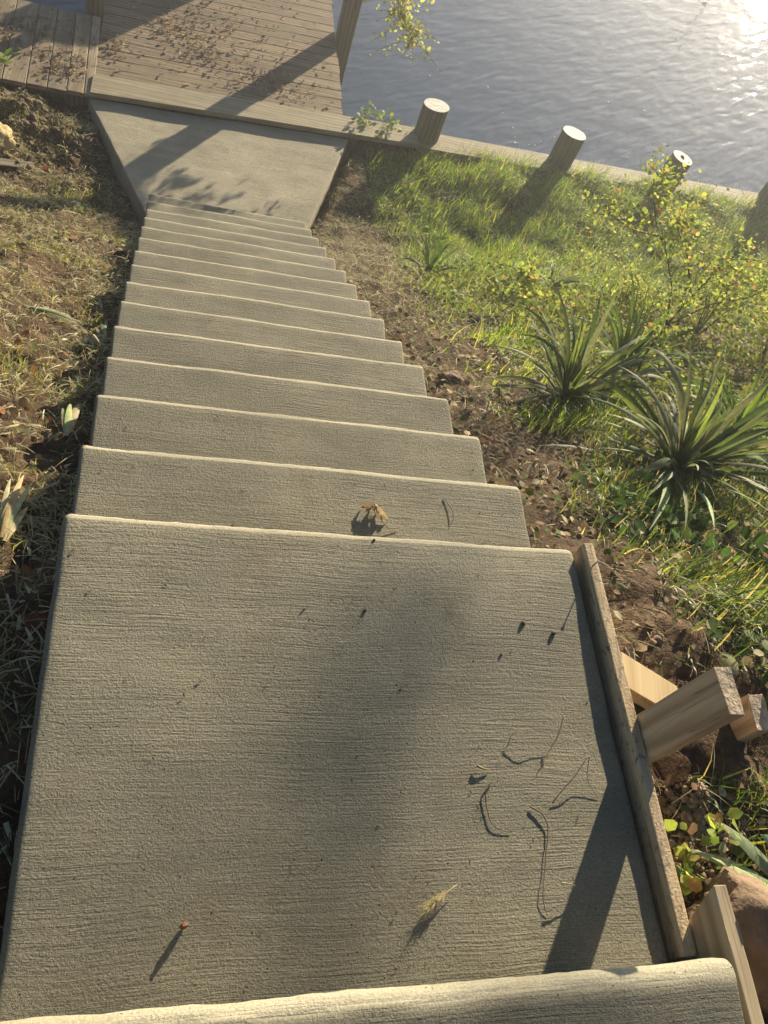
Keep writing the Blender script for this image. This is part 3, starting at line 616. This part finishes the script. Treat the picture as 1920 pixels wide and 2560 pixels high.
q = atg(15, 385); rock('rock', (q.x-.10, q.y, q.z+.06), (.17, .14, .13), 12, plain('ochre_stone', (.42, .33, .15), .85, 0, 12, .01, .25), 'pale ochre rock at the left edge above the loose board', 'rock', .4)
q = atg(85, 432); q2 = atg(-40, 418); lumber('loose_board', (q.x, q.y, q.z+.035), (q2.x, q2.y, q2.z+.05), (0, 1, .3), .055, .025, M_POST, 'short grey board lying on the bank at the left edge', 'board', 6)

# ------------------------------------------------------------ sword-leaved plants
SW = [(.07, .11, .045), (.10, .15, .055), (.12, .145, .085), (.19, .24, .07), (.17, .19, .13), (.24, .24, .15)]
def sword(base, az, L, wd, e0, bend, tint, name='leaf', parent=None, seg=12, roll=0.):
    vs, fs = [], []; cur = Vector(base); e = e0
    for k in range(seg+1):
        f = k/seg; prof = wd*.5*min(1, (.55+1.6*f))*(1-max(0, (f-.45)/.55)**1.7)+.0006
        d = Vector((math.cos(e)*math.cos(az), math.cos(e)*math.sin(az), math.sin(e)))
        s = Vector((-math.sin(az), math.cos(az), 0)); up = d.cross(s)*-1; r_ = roll*f; s2 = s*math.cos(r_)+up*math.sin(r_); up2 = up*math.cos(r_)-s*math.sin(r_)
        keel = prof*.38*(1-f*.5)
        vs += [cur-s2*prof+up2*keel, cur, cur+s2*prof+up2*keel]
        cur = cur+d*(L/seg); e -= bend/seg*(.35+1.5*f)
        az += 0
    for k in range(seg):
        for i in range(2): a = k*3+i; fs.append((a, a+1, a+4, a+3))
    b = MB(); b.add(vs, fs, tint); return b, vs
def yucca(u, v, n, Lr, wr, label, seed, cols, dead=0, bias=None, lift=(.15, 1.45)):
    r2 = random.Random(seed); q = atg(u, v) if not isinstance(u, Vector) else u; t_ = thing('sword_leaved_plant', label, 'yucca', q, 'sword-leaved plants')
    for i in range(n):
        az = r2.uniform(0, 6.283); e0 = lift[0]+(lift[1]-lift[0])*((i+.5)/n)**.9+r2.uniform(-.12, .12); c = r2.choice(cols); k = r2.uniform(.75, 1.25)
        L = r2.uniform(*Lr)*(1.0 if e0 > .5 else .85)
        b, _ = sword(q+Vector((math.cos(az)*.02, math.sin(az)*.02, r2.uniform(0, .05))), az, L, r2.uniform(*wr), e0, (r2.uniform(.3, 1.5) if r2.random() < .8 else r2.uniform(1.6, 2.8)) if i < n*.8 else r2.uniform(0, .5), tuple(x*k for x in c), roll=r2.uniform(-1.3, 1.3))
        local(b.build('leaf', M_YUC, None, True), t_)
    for i in range(dead):
        az = r2.uniform(0, 6.283); b, _ = sword(q+Vector((0, 0, .03)), az, r2.uniform(*Lr)*.8, r2.uniform(*wr), r2.uniform(-.3, .2), r2.uniform(.1, .5), (.30, .27, .17)); local(b.build('dead_leaf', M_YUC, None, True), t_)
    return t_
yucca(1410, 1000, 96, (.26, .60), (.015, .029), 'large spiky plant with grey-green sword leaves between the stairs and the shrub', 21, SW, 4)
yucca(1690, 1175, 108, (.28, .62), (.016, .030), 'spiky plant with long folded sword leaves nearest the tall stake', 22, SW, 4)
yucca(1830, 1085, 44, (.35, .60), (.014, .022), 'bright green spiky plant at the right edge beside the nearest spiky plant', 23, [(.16, .25, .05), (.22, .31, .07), (.11, .17, .05)], 0, None, (.4, 1.5))
yucca(1540, 935, 46, (.30, .58), (.018, .028), 'upright sword leaves rising in front of the shrub stems', 27, [(.09, .15, .04), (.13, .20, .05), (.08, .11, .06)], 0, None, (.6, 1.5))
yucca(1068, 690, 18, (.20, .36), (.018, .028), 'small dark green leafy clump on the soil right of the lower steps', 24, [(.08, .13, .04), (.10, .17, .05)], 0, None, (.5, 1.5))
yucca(1365, 735, 14, (.18, .34), (.016, .026), 'fan of dull grey leaves at the edge of the grass', 25, [(.20, .21, .18), (.15, .18, .15)], 0, None, (.3, 1.3))
yucca(1110, 560, 11, (.25, .42), (.025, .04), 'flattened dark sword leaves lying beyond the straw heap', 26, [(.07, .10, .05), (.10, .13, .08)], 0, None, (.02, .3))
def bunch(name, label, cat, specs, group=None, z0=.015):
    """broken-off sword leaves still joined at their base: specs = (base px, tip px, tip height, width, tint)"""
    q = atg(*specs[0][0]); t_ = thing(name, label, cat, q, group)
    for (bu, bv), (tu, tv), hz, wd, tint in specs:
        a = atg(bu, bv)+Vector((0, 0, z0)); c = atg(tu, tv)+Vector((0, 0, hz)); d = c-a; hl = math.hypot(d.x, d.y); L = d.length*1.04; e = math.atan2(d.z, hl)
        b, _ = sword(a, math.atan2(d.y, d.x), L, wd, e+.28, .56, tuple(x*rnd.uniform(.85, 1.15) for x in tint), roll=rnd.uniform(-.5, .5)); local(b.build('leaf', M_YUC, None, True), t_)
    return t_
gy = (.12, .16, .06)
bunch('cut_leaf_fan', 'fanned bundle of narrow dark green cut leaves lying left of the middle steps', 'cut leaves', [((55, 768), (t_, u_), .02, .011, gy) for t_, u_ in ((170, 792), (185, 806), (200, 818), (205, 828), (190, 836), (160, 826), (140, 815), (120, 782), (215, 822))])
pw = (.40, .41, .20)
bunch('cut_leaf_tuft', 'pale broad cut leaves standing beside the left end of the second step', 'cut leaves', [((168, 1112), (178, 1045), .06, .020, pw), ((172, 1108), (200, 1035), .05, .026, pw), ((165, 1112), (158, 1050), .05, .014, (.3, .32, .15)), ((178, 1105), (186, 1060), .03, .012, pw)])
bunch('dried_leaf_clump', 'clump of pale dried broad leaves left of the landing corner', 'dried leaves', [((8, 1360), (62, 1225), .05, .018, (.42, .40, .19)), ((12, 1355), (85, 1240), .05, .015, (.46, .44, .22)), ((5, 1350), (40, 1270), .03, .02, (.38, .35, .18)), ((15, 1370), (70, 1290), .03, .02, (.5, .45, .3)), ((2, 1345), (30, 1230), .06, .015, (.46, .42, .24))])
bunch('cut_leaf_tuft', 'dull grey-green cut leaves lying on the shaded soil beside the fifth step', 'cut leaves', [((262, 868), (250, 815), .03, .014, (.18, .2, .11)), ((258, 868), (268, 812), .03, .012, (.2, .22, .13)), ((255, 865), (238, 830), .02, .014, (.16, .18, .1))])
bl = (.24, .31, .14)
bunch('broad_cut_leaves', 'broad pale-edged sword leaves lying above the rounded rock at the lower right', 'cut leaves', [((1960, 2220), (1712, 2068), .05, .038, bl), ((1975, 2260), (1680, 2140), .02, .030, (.36, .40, .24)), ((1990, 2290), (1730, 2160), .03, .026, (.38, .42, .26)), ((1985, 2170), (1840, 2105), .07, .045, (.34, .38, .25)), ((1990, 2120), (1850, 2010), .06, .018, (.2, .28, .08))])
bunch('dry_strip_leaf', 'single long dry strip leaf on the dark soil beside the second step', 'leaf', [((1500, 1150), (1330, 1130), .01, .016, (.16, .18, .10))])
bunch('dry_strip_leaf', 'pale curved dead sword leaves drooping below the nearest spiky plant', 'leaf', [((1672, 1190), (1690, 1350), .02, .024, (.2, .25, .1)), ((1660, 1200), (1600, 1350), .02, .028, (.14, .2, .08)), ((1700, 1200), (1755, 1350), .03, .024, (.24, .30, .14)), ((1710, 1200), (1900, 1380), .06, .026, (.14, .22, .06))])
# ------------------------------------------------------------ shrubs, branch, small plants
def twig_leaves(h, pts, n, sz, cols, wts, spread=.03, asp=1.15):
    pts = [Vector(p) for p in pts]; P = []
    for i in range(n):
        k = rnd.randrange(len(pts)-1); f = rnd.random(); P.append(pts[k].lerp(pts[k+1], f)+Vector([rnd.gauss(0, spread) for _ in range(3)]))
    V, F, T_ = leaves(np.array(P), rng.uniform(0, 6.283, n), rng.uniform(-.7, 1.2, n), rng.uniform(-1, 1, n), rng.uniform(*sz, n), pal(n, cols, wts), asp); h.add(V, F, T_)
def shrub(name, label, cat, root, stems, nleaf, sz, cols, wts, spread=.035, twigs=3, group=None, r0=.007, tlen=.16):
    t_ = thing(name, label, cat, root, group); h = Heap()
    for s in stems:
        s = [Vector(p) for p in s]; b = MB(); n = len(s); r1 = r0 if (s[0]-Vector(root)).length < .1 else r0*.6
        b.tube(s, [r1*(1-.75*i/(n-1)) for i in range(n)], 6)
        for i in range(n-1):
            for j in range(twigs):
                a = s[i].lerp(s[i+1], rnd.random()); e = a+Vector((rnd.uniform(-1, 1), rnd.uniform(-1, 1), rnd.uniform(-.1, .9))).normalized()*tlen*rnd.uniform(.5, 1.2); mid = a.lerp(e, .5)+Vector((0, 0, .01))
                b.tube([a, mid, e], [r1*.3, r1*.22, r1*.12], 4)
                if i > 0 or n < 4: twig_leaves(h, [a.lerp(e, .3), mid, e], nleaf, sz, cols, wts, spread*.6)
        twig_leaves(h, s[1:] if n > 2 else s, nleaf*2, sz, cols, wts, spread)
        local(b.build('stem', M_STEM, None, True), t_)
    local(h.build('foliage', M_LEAF), t_); return t_
SC = [(.32, .38, .08), (.40, .42, .11), (.21, .29, .06), (.42, .25, .10), (.44, .42, .14)]; SWt = (4, 3, 3, .8, .8)
root = atg(1565, 985)
J = rp(1665, 815, 4.3)
shrub('leafy_shrub', 'tall twiggy shrub with small yellow-green and orange leaves behind the spiky plants', 'shrub', root,
      [[root, rp(1610, 890, 4.35), J, rp(1730, 740, 4.3), rp(1795, 675, 4.25), rp(1850, 630, 4.2)],
       [rp(1662, 830, 4.3), rp(1680, 720, 4.25), rp(1668, 640, 4.2), rp(1640, 560, 4.15), rp(1632, 470, 4.1), rp(1635, 430, 4.1)],
       [rp(1728, 742, 4.3), rp(1718, 640, 4.3), rp(1690, 560, 4.3), rp(1720, 500, 4.3)],
       [rp(1645, 590, 4.2), rp(1585, 575, 4.15), rp(1530, 540, 4.1), rp(1480, 532, 4.1)],
       [J, rp(1780, 760, 4.4), rp(1870, 745, 4.5), rp(1930, 720, 4.5)]], 22, (.012, .028), SC, SWt, .06, 5)
def bushy(u, v, up, rad, label, nl, seed, sz=(.012, .028), n=7, group='low shrubs on the right bank'):
    q = atg(u, v); r2 = random.Random(seed); st_ = []
    for i in range(n):
        a = r2.uniform(0, 6.28); e = q+Vector((math.cos(a)*rad*r2.uniform(.4, 1), math.sin(a)*rad*r2.uniform(.4, 1), up*r2.uniform(.6, 1.1)))
        st_.append([q, q.lerp(e, .4)+Vector((0, 0, up*.18)), q.lerp(e, .75)+Vector((0, 0, up*.1)), e])
    return shrub('leafy_shrub', label, 'shrub', q, st_, nl, sz, SC, SWt, .05, 4, group, .004, .13)
bushy(1730, 850, .50, .44, 'low yellow-green shrub directly under the forked stem of the tall shrub', 22, 31)
bushy(1890, 770, .46, .48, 'dense yellow-green shrub at the right edge below the grass', 22, 32)
bushy(1580, 790, .36, .42, 'low leafy shrub between the spiky plants and the grass, left of the tall shrub', 20, 33)
bushy(1900, 920, .42, .42, 'darker low shrub at the right edge above the bright green spiky plant', 20, 34)
bushy(1330, 780, .18, .34, 'low creeping leafy plant left of the spiky plants', 16, 35, (.02, .04))
bushy(1720, 690, .36, .50, 'pale leafy shrub among the grass just below the third round pile', 20, 36)
bushy(1450, 690, .20, .42, 'low spreading leafy plant at the grass edge above the larger spiky plant', 15, 37)
def rosette(u, v, n, sz, cols, label, name='leafy_weed', h_=.10, rad=.06, base=None, asp=1.1):
    q = base or atg(u, v); t_ = thing(name, label, 'plant', q); b = MB(); P = []; A = []
    for i in range(n):
        a = rnd.uniform(0, 6.28); e = q+Vector((math.cos(a)*rad*rnd.uniform(.3, 1), math.sin(a)*rad*rnd.uniform(.3, 1), h_*rnd.uniform(.4, 1.1))); b.tube([q, q.lerp(e, .5)+Vector((0, 0, .01)), e], [.0018, .0014, .001], 5); P.append(e); A.append(a)
    local(b.build('stem', M_STEM, None, True), t_)
    V, F, T_ = leaves(np.array(P), np.array(A), rng.uniform(-.3, .9, n), rng.uniform(-.5, .5, n), rng.uniform(*sz, n), pal(n, cols), asp); H_ = Heap(); H_.add(V, F, T_); local(H_.build('foliage', M_LEAF), t_); return t_
BG = [(.26, .36, .06), (.34, .42, .09), (.20, .30, .05)]
rosette(930, 335, 110, (.03, .055), BG, 'bright lime-green weed growing at the right corner of the apron slab', h_=.17, rad=.22)
rosette(1000, 345, 26, (.03, .05), BG, 'small light green weed between the apron weed and the nearest round pile', h_=.12, rad=.12)
rosette(0, 0, 12, (.10, .16), [(.16, .26, .05), (.22, .32, .08)], 'large-leaved green plant at the left edge beside the walkway boards', h_=.12, rad=.12, base=Vector(onz(-12, 178, -2.72)))
rosette(1065, 640, 14, (.05, .08), BG, 'bright green broad leaf sprig above the dark leafy clump', h_=.30, rad=.08)
rosette(1245, 745, 22, (.04, .07), BG, 'light green lobed-leaf weed in the ground cover', h_=.10, rad=.12)
rosette(1500, 740, 14, (.05, .09), BG, 'light green weed with larger leaves left of the shrub stems', h_=.14, rad=.14)
q = atg(1668, 2235); q.x = 1.30; q.z = float(gz(q.x, q.y))+.02
sp_top = rp(1795, 2040, 2.02); stx = [q, rp(1745, 2150, 2.05), sp_top]
shrub('seedling', 'slim seedling with lime-green and orange leaves beside the form board, left of the rounded rock', 'seedling', q, [stx], 3, (.022, .04), SC+[(.40, .50, .10)], (3, 2, 2, 1.5, 1, 3), .03, 4, None, .003, .06)
def sprig(u, v, label, n=8, sz=(.02, .035)): return rosette(u, v, n, sz, BG, label, 'sprout', .04, .04)
sprig(195, 535, 'tiny bright green sprout on the bank left of the apron slab'); sprig(155, 600, 'small round-leaved sprout in the straw, left bank', 6); sprig(95, 530, 'single dark green round leaf sprout at the upper left bank', 4, (.035, .05)); sprig(215, 1010, 'yellow-green sprout beside the left end of the third step', 4)
for (u, v, c, l) in ((112, 435, (.42, .10, .04), 'red-orange leaf beside the loose grey board'), (38, 485, (.40, .16, .06), 'rusty orange leaf on the bank below the loose board'), (2, 600, (.34, .05, .05), 'dark red leaf at the left edge in the straw'), (1905, 820, (.50, .12, .06), 'red leaf among the ground cover at the right edge'), (60, 1570, (.22, .10, .05), 'brown curled leaf in the shade left of the landing'), (1868, 1650, (.45, .42, .28), 'pale dry leaf in the grass above the stakes'), (1770, 1665, (.5, .5, .38), 'pale green torn leaf behind the tall stake')):
    q = atg(u, v); V, F, T_ = leaves(np.array([[q.x, q.y, q.z+.03]]), np.array([rnd.uniform(0, 6)]), np.array([.25]), np.array([.3]), np.array([.06]), np.array([c]), 1.1, 2.5)
    o = mk('fallen_leaf', V, F, M_LEAF, None, True, T_); tag(o, l, 'leaf')
# overhanging branch of a tree rooted on the left bank, outside the frame
tr = thing('overhanging_tree', 'tree whose leafy branch tip hangs over the water beside the square post', 'tree', (-4.6, 5.2, -2.6))
b = MB(); b.tube([(-4.6, 5.2, -3.0), (-4.55, 5.3, -1.6), (-4.3, 5.6, -.1), (-3.9, 6.0, 1.4), (-3.7, 6.2, 3.0)], [.16, .13, .11, .08, .04], 12); local(b.build('trunk', M_STEM, None, True), tr)
tip = rp(1035, 105, 8.75); br = [Vector((-3.9, 6.0, 1.3)), Vector((-2.2, 7.6, 2.0)), Vector((-.4, 9.0, 1.6)), Vector((1.0, 9.2, .5)), Vector((1.75, 8.5, -.6)), rp(985, -60, 8.6), rp(1000, 30, 8.7), tip]
b = MB(); b.tube(br, [.05, .045, .035, .026, .016, .008, .005, .002], 8); H2 = Heap()
for i in range(64):
    k = rnd.choice([3, 4, 4, 5, 5, 5, 6, 6, 6]); a = br[k].lerp(br[min(k+1, 7)], rnd.random()); e = a+Vector((rnd.uniform(-1, 1)*.34, rnd.uniform(-.5, .4)*.3, rnd.uniform(-.9, .45)*.28))
    b.tube([a, a.lerp(e, .5)+Vector((0, 0, .02)), e], [.003, .002, .001], 4); twig_leaves(H2, [a, a.lerp(e, .5), e], 14, (.03, .055), [(.42, .44, .10), (.50, .48, .16), (.32, .36, .08)], (3, 2, 2), .025, .9)
for i in range(46):
    a = Vector((1.98, 7.62, -1.80))+Vector((rnd.gauss(0, .20), rnd.gauss(0, .20), rnd.gauss(0, .09))); e = a+Vector((rnd.uniform(-.16, .16), rnd.uniform(-.1, .1), rnd.uniform(-.16, .05)))
    b.tube([br[5].lerp(a, .2), a, e], [.0025, .0018, .001], 4); twig_leaves(H2, [a, a.lerp(e, .5), e], 9, (.045, .075), [(.42, .44, .10), (.50, .48, .16), (.32, .36, .08)], (3, 2, 2), .03, .9)
local(b.build('branch', M_STEM, None, True), tr); local(H2.build('foliage', M_LEAF), tr)
H3 = Heap()
n = 5200; cc = np.array([(-4.2, 5.8, 2.6), (-3.4, 6.4, 3.2), (-4.8, 5.0, 3.0), (-3.9, 6.9, 3.8), (-4.6, 6.0, 4.2)])[rng.integers(0, 5, n)]; P = cc+rng.normal(0, .45, (n, 3)); V, F, T_ = leaves(P, rng.uniform(0, 6.28, n), rng.uniform(-1, 1, n), rng.uniform(-1, 1, n), rng.uniform(.05, .09, n), pal(n, YG), 1.)
H3.add(V, F, T_); local(H3.build('crown', M_LEAF), tr)

# ------------------------------------------------------------ small things on the concrete
def curved_strand(pts, r, m, label, cat, name, z=0.): 
    P = [Vector((*onz(u, v, z)[:2], top_z(*onz(u, v, z)[:2])+h)) for u, v, h in pts]; Q = []
    for i in range(len(P)-1):
        a0, a1, a2, a3 = P[max(0, i-1)], P[i], P[i+1], P[min(len(P)-1, i+2)]
        for k in range(5):
            f = k/5; c = .5*((2*a1)+(a2-a0)*f+(2*a0-5*a1+4*a2-a3)*f*f+(3*a1-a0-3*a2+a3)*f**3); c.x += rnd.gauss(0, .0006); c.y += rnd.gauss(0, .0006); c.z = max(c.z, P[i].z*0+top_z(c.x, c.y)+.0022); Q.append(c)
    Q.append(P[-1]); P = Q; b = MB(); b.tube(P, [r*(1.15-.75*i/len(P)) for i in range(len(P))], 5, (.42, .36, .20)); return tag(b.build(name, m, None, True), label, cat)
curved_strand([(1395, 1800, .03), (1385, 1845, .02), (1365, 1885, .010), (1345, 1930, .004)], .0016, M_STRAW, 'straight straw stalk on the landing, uppermost of the loose stalks', 'straw', 'straw_stalk')
curved_strand([(1266, 1870, .003), (1280, 1835, .014), (1322, 1836, .02), (1345, 1855, .012), (1375, 1877, .004)], .0011, M_STRAW, 'bent straw stalk curling above the long hair-thin twig on the landing', 'straw', 'straw_stalk')
curved_strand([(1230, 1955, .004), (1213, 1975, .006), (1215, 2020, .004), (1232, 2065, .004), (1276, 2083, .002)], .0016, M_STEM, 'dark thin twig with a kinked end on the landing, left of the loose stalks', 'twig', 'twig')
curved_strand([(1323, 2018, .004), (1355, 2040, .006), (1367, 2080, .004), (1360, 2160, .004), (1353, 2240, .006), (1365, 2290, .002)], .0014, M_STEM, 'long hair-thin twig running toward the topmost step', 'twig', 'twig')
curved_strand([(1378, 2010, .004), (1430, 1940, .02), (1458, 1900, .028), (1462, 1950, .012), (1495, 1995, .002)], .0011, M_STEM, 'thin forked stem near the shadow of the tall stake', 'twig', 'twig')
curved_strand([(1388, 2212, .022), (1410, 2214, .02), (1438, 2220, .012)], .0016, M_STRAW, 'short yellow straw close to the topmost step', 'straw', 'straw_stalk')
curved_strand([(1190, 1917, .008), (1202, 1922, .008), (1222, 1926, .004)], .0028, M_STRAW, 'stubby pale twig on the landing', 'twig', 'twig')
P1 = -H
curved_strand([(1110, 1245, .002), (1128, 1275, .006), (1132, 1300, .006), (1125, 1318, .002)], .0013, M_STEM, 'dark curved twig on the first step below the landing', 'twig', 'twig', P1)
# grass seed head
P = onz(1090, 2250, 0); zz0 = top_z(P[0], P[1]); t_ = thing('grass_seed_head', 'fluffy straw-coloured grass seed head on the landing', 'seed head', (P[0], P[1], zz0)); d0 = Vector(onz(1135, 2222, 0)-onz(1060, 2280, 0)).normalized()
b = MB(); b.tube([Vector((*P[:2], zz0+.008))-d0*.03, Vector((*P[:2], zz0+.012)), Vector((*P[:2], zz0+.010))+d0*.05], [.001, .0014, .0006], 5, (.5, .42, .22)); local(b.build('stalk', M_STRAW, None, True), t_)
n = 150; f = rng.uniform(-1, .7, n); Pp = np.array([Vector((*P[:2], zz0+.011))+d0*x*.03 for x in f])+rng.normal(0, .003, (n, 3)); Pp[:, 2] = np.maximum(Pp[:, 2], zz0+.001)
V, F, T_ = blades(Pp, math.atan2(d0.y, d0.x)+math.pi+rng.normal(0, .5, n), rng.uniform(.008, .022, n), np.full(n, .0012), rng.uniform(-.2, .8, n), rng.uniform(-.3, .3, n), 2, pal(n, [(.5, .42, .2), (.6, .52, .3)])); h = Heap(); h.add(V, F, T_); local(h.build('bristles', M_STRAW), t_)
# curled dry leaf on the first step
P = onz(940, 1288, P1); P1 = top_z(P[0], P[1]); t_ = thing('curled_dry_leaf', 'curled pale brown dry leaf on the first step below the landing', 'leaf', (P[0], P[1], P1))
def crumple(cx, cy, cz, L, wd, az, arch, tint, seed, nm):
    vs, fs = [], []; nu_, nv_ = 12, 6
    for i in range(nu_+1):
        f = i/nu_; ww = wd*math.sin(math.pi*min(1, f*1.02+.02))**.6*(1+.5*noise.noise((f*5, seed, 0)))
        for j in range(nv_+1):
            s = (j/nv_-.5)*2; zz = arch*math.sin(math.pi*f)+abs(s)**1.5*wd*.7*(1 if seed % 2 else -.6)+.006*noise.noise((f*6, s*3, seed)); x = (f-.5)*L; y_ = s*ww*.5
            vs.append((cx+x*math.cos(az)-y_*math.sin(az), cy+x*math.sin(az)+y_*math.cos(az), cz+max(.001, zz+.003)))
    for i in range(nu_):
        for j in range(nv_): a = i*(nv_+1)+j; fs.append((a, a+1, a+nv_+2, a+nv_+1))
    b = MB(); b.add(vs, fs, tint); return b.build(nm, M_STRAW, None, True)
lc = (.50, .41, .27)
local(crumple(P[0], P[1], P1, .05, .018, -1.05, .010, lc, 1, 'leaf_blade'), t_); local(crumple(P[0]-.018, P[1]+.008, P1, .036, .014, .5, .014, lc, 3, 'leaf_lobe'), t_); local(crumple(P[0]-.004, P[1]+.016, P1+.004, .035, .014, 1.7, .014, lc, 4, 'leaf_lobe'), t_); local(crumple(P[0]-.022, P[1]+.012, P1, .04, .014, 2.9, .012, (.36, .25, .15), 5, 'leaf_lobe'), t_); local(crumple(P[0]+.016, P[1]-.004, P1, .04, .010, -.9, .006, lc, 7, 'leaf_lobe'), t_)
b = MB(); q0 = onz(950, 1312, P1); q1 = onz(968, 1325, P1); q2 = onz(996, 1322, P1); b.tube([(*q0[:2], P1+.02), (*q1[:2], P1+.008), (*q2[:2], P1+.004)], .0012, 5, (.3, .2, .12)); local(b.build('leaf_stalk', M_STRAW, None, True), t_)
# reddish seed pod
P = onz(458, 2318, 0); o = rock('seed_pod', (P[0], P[1], top_z(P[0], P[1])+.012), (.007, .005, .012), 3, plain('red_brown_pod', (.20, .07, .035), .6, 0, 200, .001), 'small red-brown seed pod near the left of the landing', 'seed pod', .4, 3)
# dark pebbles and crumbs
M_CR = plain('dark_crumb', (.09, .07, .05), .9, 0, 80)
for (u, v, z, r, l) in ((1303, 1563, 0, .006, 'dark pebble near the form board shadow, left of its nearest neighbour'), (1380, 1587, 0, .0065, 'dark pebble closest to the form board shadow'), (935, 1350, 0, .0035, 'tiny dark pebble just below the edge under the curled leaf'), (943, 940, -3*H, .006, 'small dark crumb on the third step'), (910, 1530, 0, .004, 'tiny dark crumb in the upper middle of the landing'), (1000, 1725, 0, .003, 'tiny dark crumb right of the middle of the landing'), (1250, 1640, 0, .0035, 'tiny dark crumb above the straw stalks')):
    P = onz(u, v, z); rock('pebble', (P[0], P[1], top_z(P[0], P[1])+r*.5), (r, r*.9, r*.8), u*.01, M_CR, l, 'pebble', u, 2, 'dark crumbs on the concrete')
n = 420; h = Heap(); Pq = []
for i in range(n):
    s = rnd.randrange(-1, 15) if rnd.random() < .5 else rnd.choice([0, 0, 0, 1, 2]); x = rnd.uniform(.03, 1.19)
    if s == 0: y = -rnd.uniform(.03, .92); z = 0
    elif s == -1: y = -D-rnd.uniform(.05, .3); z = H
    else: y = s*T-rnd.uniform(.03, T-.02); z = -s*H
    Pq.append((x, y, top_z(x, y)+.0015))
n = len(Pq); V, F, T_ = leaves(np.array(Pq), rng.uniform(0, 6.28, n), rng.uniform(0, .9, n), rng.uniform(-1, 1, n), rng.uniform(.003, .009, n), pal(n, [(.10, .07, .045), (.25, .19, .12)]), .6, 3.); h.add(V, F, T_)
tag(h.build('chaff', M_STRAW), 'fine dark plant chaff sprinkled over landing and steps', 'chaff', None, 'stuff')
# added tree outside the frame, its leafy limb set up-sun to shade the landing
t_ = thing('landing_shade_tree', 'added tree outside the frame to the right, its leafy limb shading the landing', 'tree', (13.0, 5.6, -2.8))
K = 15.; hx = math.cos(AZ); hy = math.sin(AZ); tz = math.tan(EL)
def upsun(x, y, k=K): return Vector((x+hx*k, y+hy*k, k*tz))
A_, B_ = upsun(.90, -.10), upsun(.48, -.62); tail = B_+Vector((-.25, -.4, -.25))
lim = [Vector((12.9, 5.9, .6)), Vector((12.0, 7.8, 3.2)), Vector((10.6, 10.2, 4.9)), A_+Vector((.5, .6, .45)), A_+Vector((0, 0, .12)), A_.lerp(B_, .5), B_+Vector((0, 0, .02))]
b = MB(); b.tube([(13, 5.6, -3.4), (13.0, 5.7, -1), (12.9, 5.9, .6), (13.1, 6.2, 3), (13.0, 6.4, 6)], [.22, .19, .16, .12, .06], 12); local(b.build('trunk', M_STEM, None, True), t_)
b = MB(); b.tube(lim, [.08, .06, .045, .025, .012, .008, .003], 8); local(b.build('limb', M_STEM, None, True), t_)
n = 520; f = rng.uniform(-.05, 1.25, n); P = np.array([upsun(.83+(.42-.83)*q_, -.12-(.68)*q_) for q_ in f])
side = np.array([-math.sin(AZ), math.cos(AZ), 0]); P = P+side*rng.normal(0, .085, (n, 1))*(1+.9*f[:, None])+np.array([[0, 0, 1]])*rng.normal(0, .05, (n, 1))+np.array([[hx, hy, tz]])*rng.uniform(-.5, .5, (n, 1))
V, F, T_ = leaves(P, rng.uniform(0, 6.28, n), rng.uniform(-1, 1, n), rng.uniform(-1, 1, n), rng.uniform(.020, .034, n), pal(n, YG), 1.); H4 = Heap(); H4.add(V, F, T_)
n = 5200; cc = np.array([(12.6, 6.2, 5.6), (13.6, 5.2, 6.2), (13.2, 7, 6.8), (14.2, 6.4, 5.4)])[rng.integers(0, 4, n)]; P = cc+rng.normal(0, .55, (n, 3)); V, F, T_ = leaves(P, rng.uniform(0, 6.28, n), rng.uniform(-1, 1, n), rng.uniform(-1, 1, n), rng.uniform(.05, .09, n), pal(n, YG), 1.); H4.add(V, F, T_)
local(H4.build('crown', M_LEAF), t_)
pq = onz(1806, -60, WZ); t_ = thing('mooring_rod', 'thin kinked rod standing in the water, seen as a broken brown reflection near the glare', 'rod', (pq[0], pq[1], WZ))
b = MB(); b.tube([(pq[0], pq[1], WZ-1), (pq[0]-.04, pq[1], WZ+.8), (pq[0]+.03, pq[1], WZ+1.6), (pq[0]-.02, pq[1], WZ+2.5)], [.016, .015, .013, .010], 8); local(b.build('shaft', M_STEM, None, True), t_)
hz = MB(); hz.box(-120, 920, -120, 1000, -6.5, 3.2); m, t, p = newmat('hazy_air'); t.nodes.remove(p)
pv = nd(t, 'VolumePrincipled', Density=.0085, Anisotropy=.73); pv.inputs['Color'].default_value = (.97, .97, 1, 1); t.links.new(pv.outputs[0], t.nodes['Material Output'].inputs['Volume'])
tag(hz.build('haze', m), None, None, None, 'stuff')
# floating flecks on the water
P = [(*onz(u, v, WZ)[:2], WZ+.004) for u, v in ((1258, 283), (1285, 322), (1288, 345), (1284, 358), (1293, 358), (1320, 362), (1336, 362), (1387, 342), (1352, 353), (1222, 220), (1072, 188), (1523, 256), (1608, 275), (1822, 138), (1275, 357))]
n = len(P); V, F, T_ = leaves(np.array(P), rng.uniform(0, 6.28, n), rng.uniform(0, .2, n), np.zeros(n), rng.uniform(.02, .05, n), pal(n, [(.75, .74, .68)]), 1.1); h = Heap(); h.add(V, F, T_); tag(h.build('floating_flecks', M_LEAF), 'white flecks floating on the water behind the round piles', 'flecks', None, 'stuff')
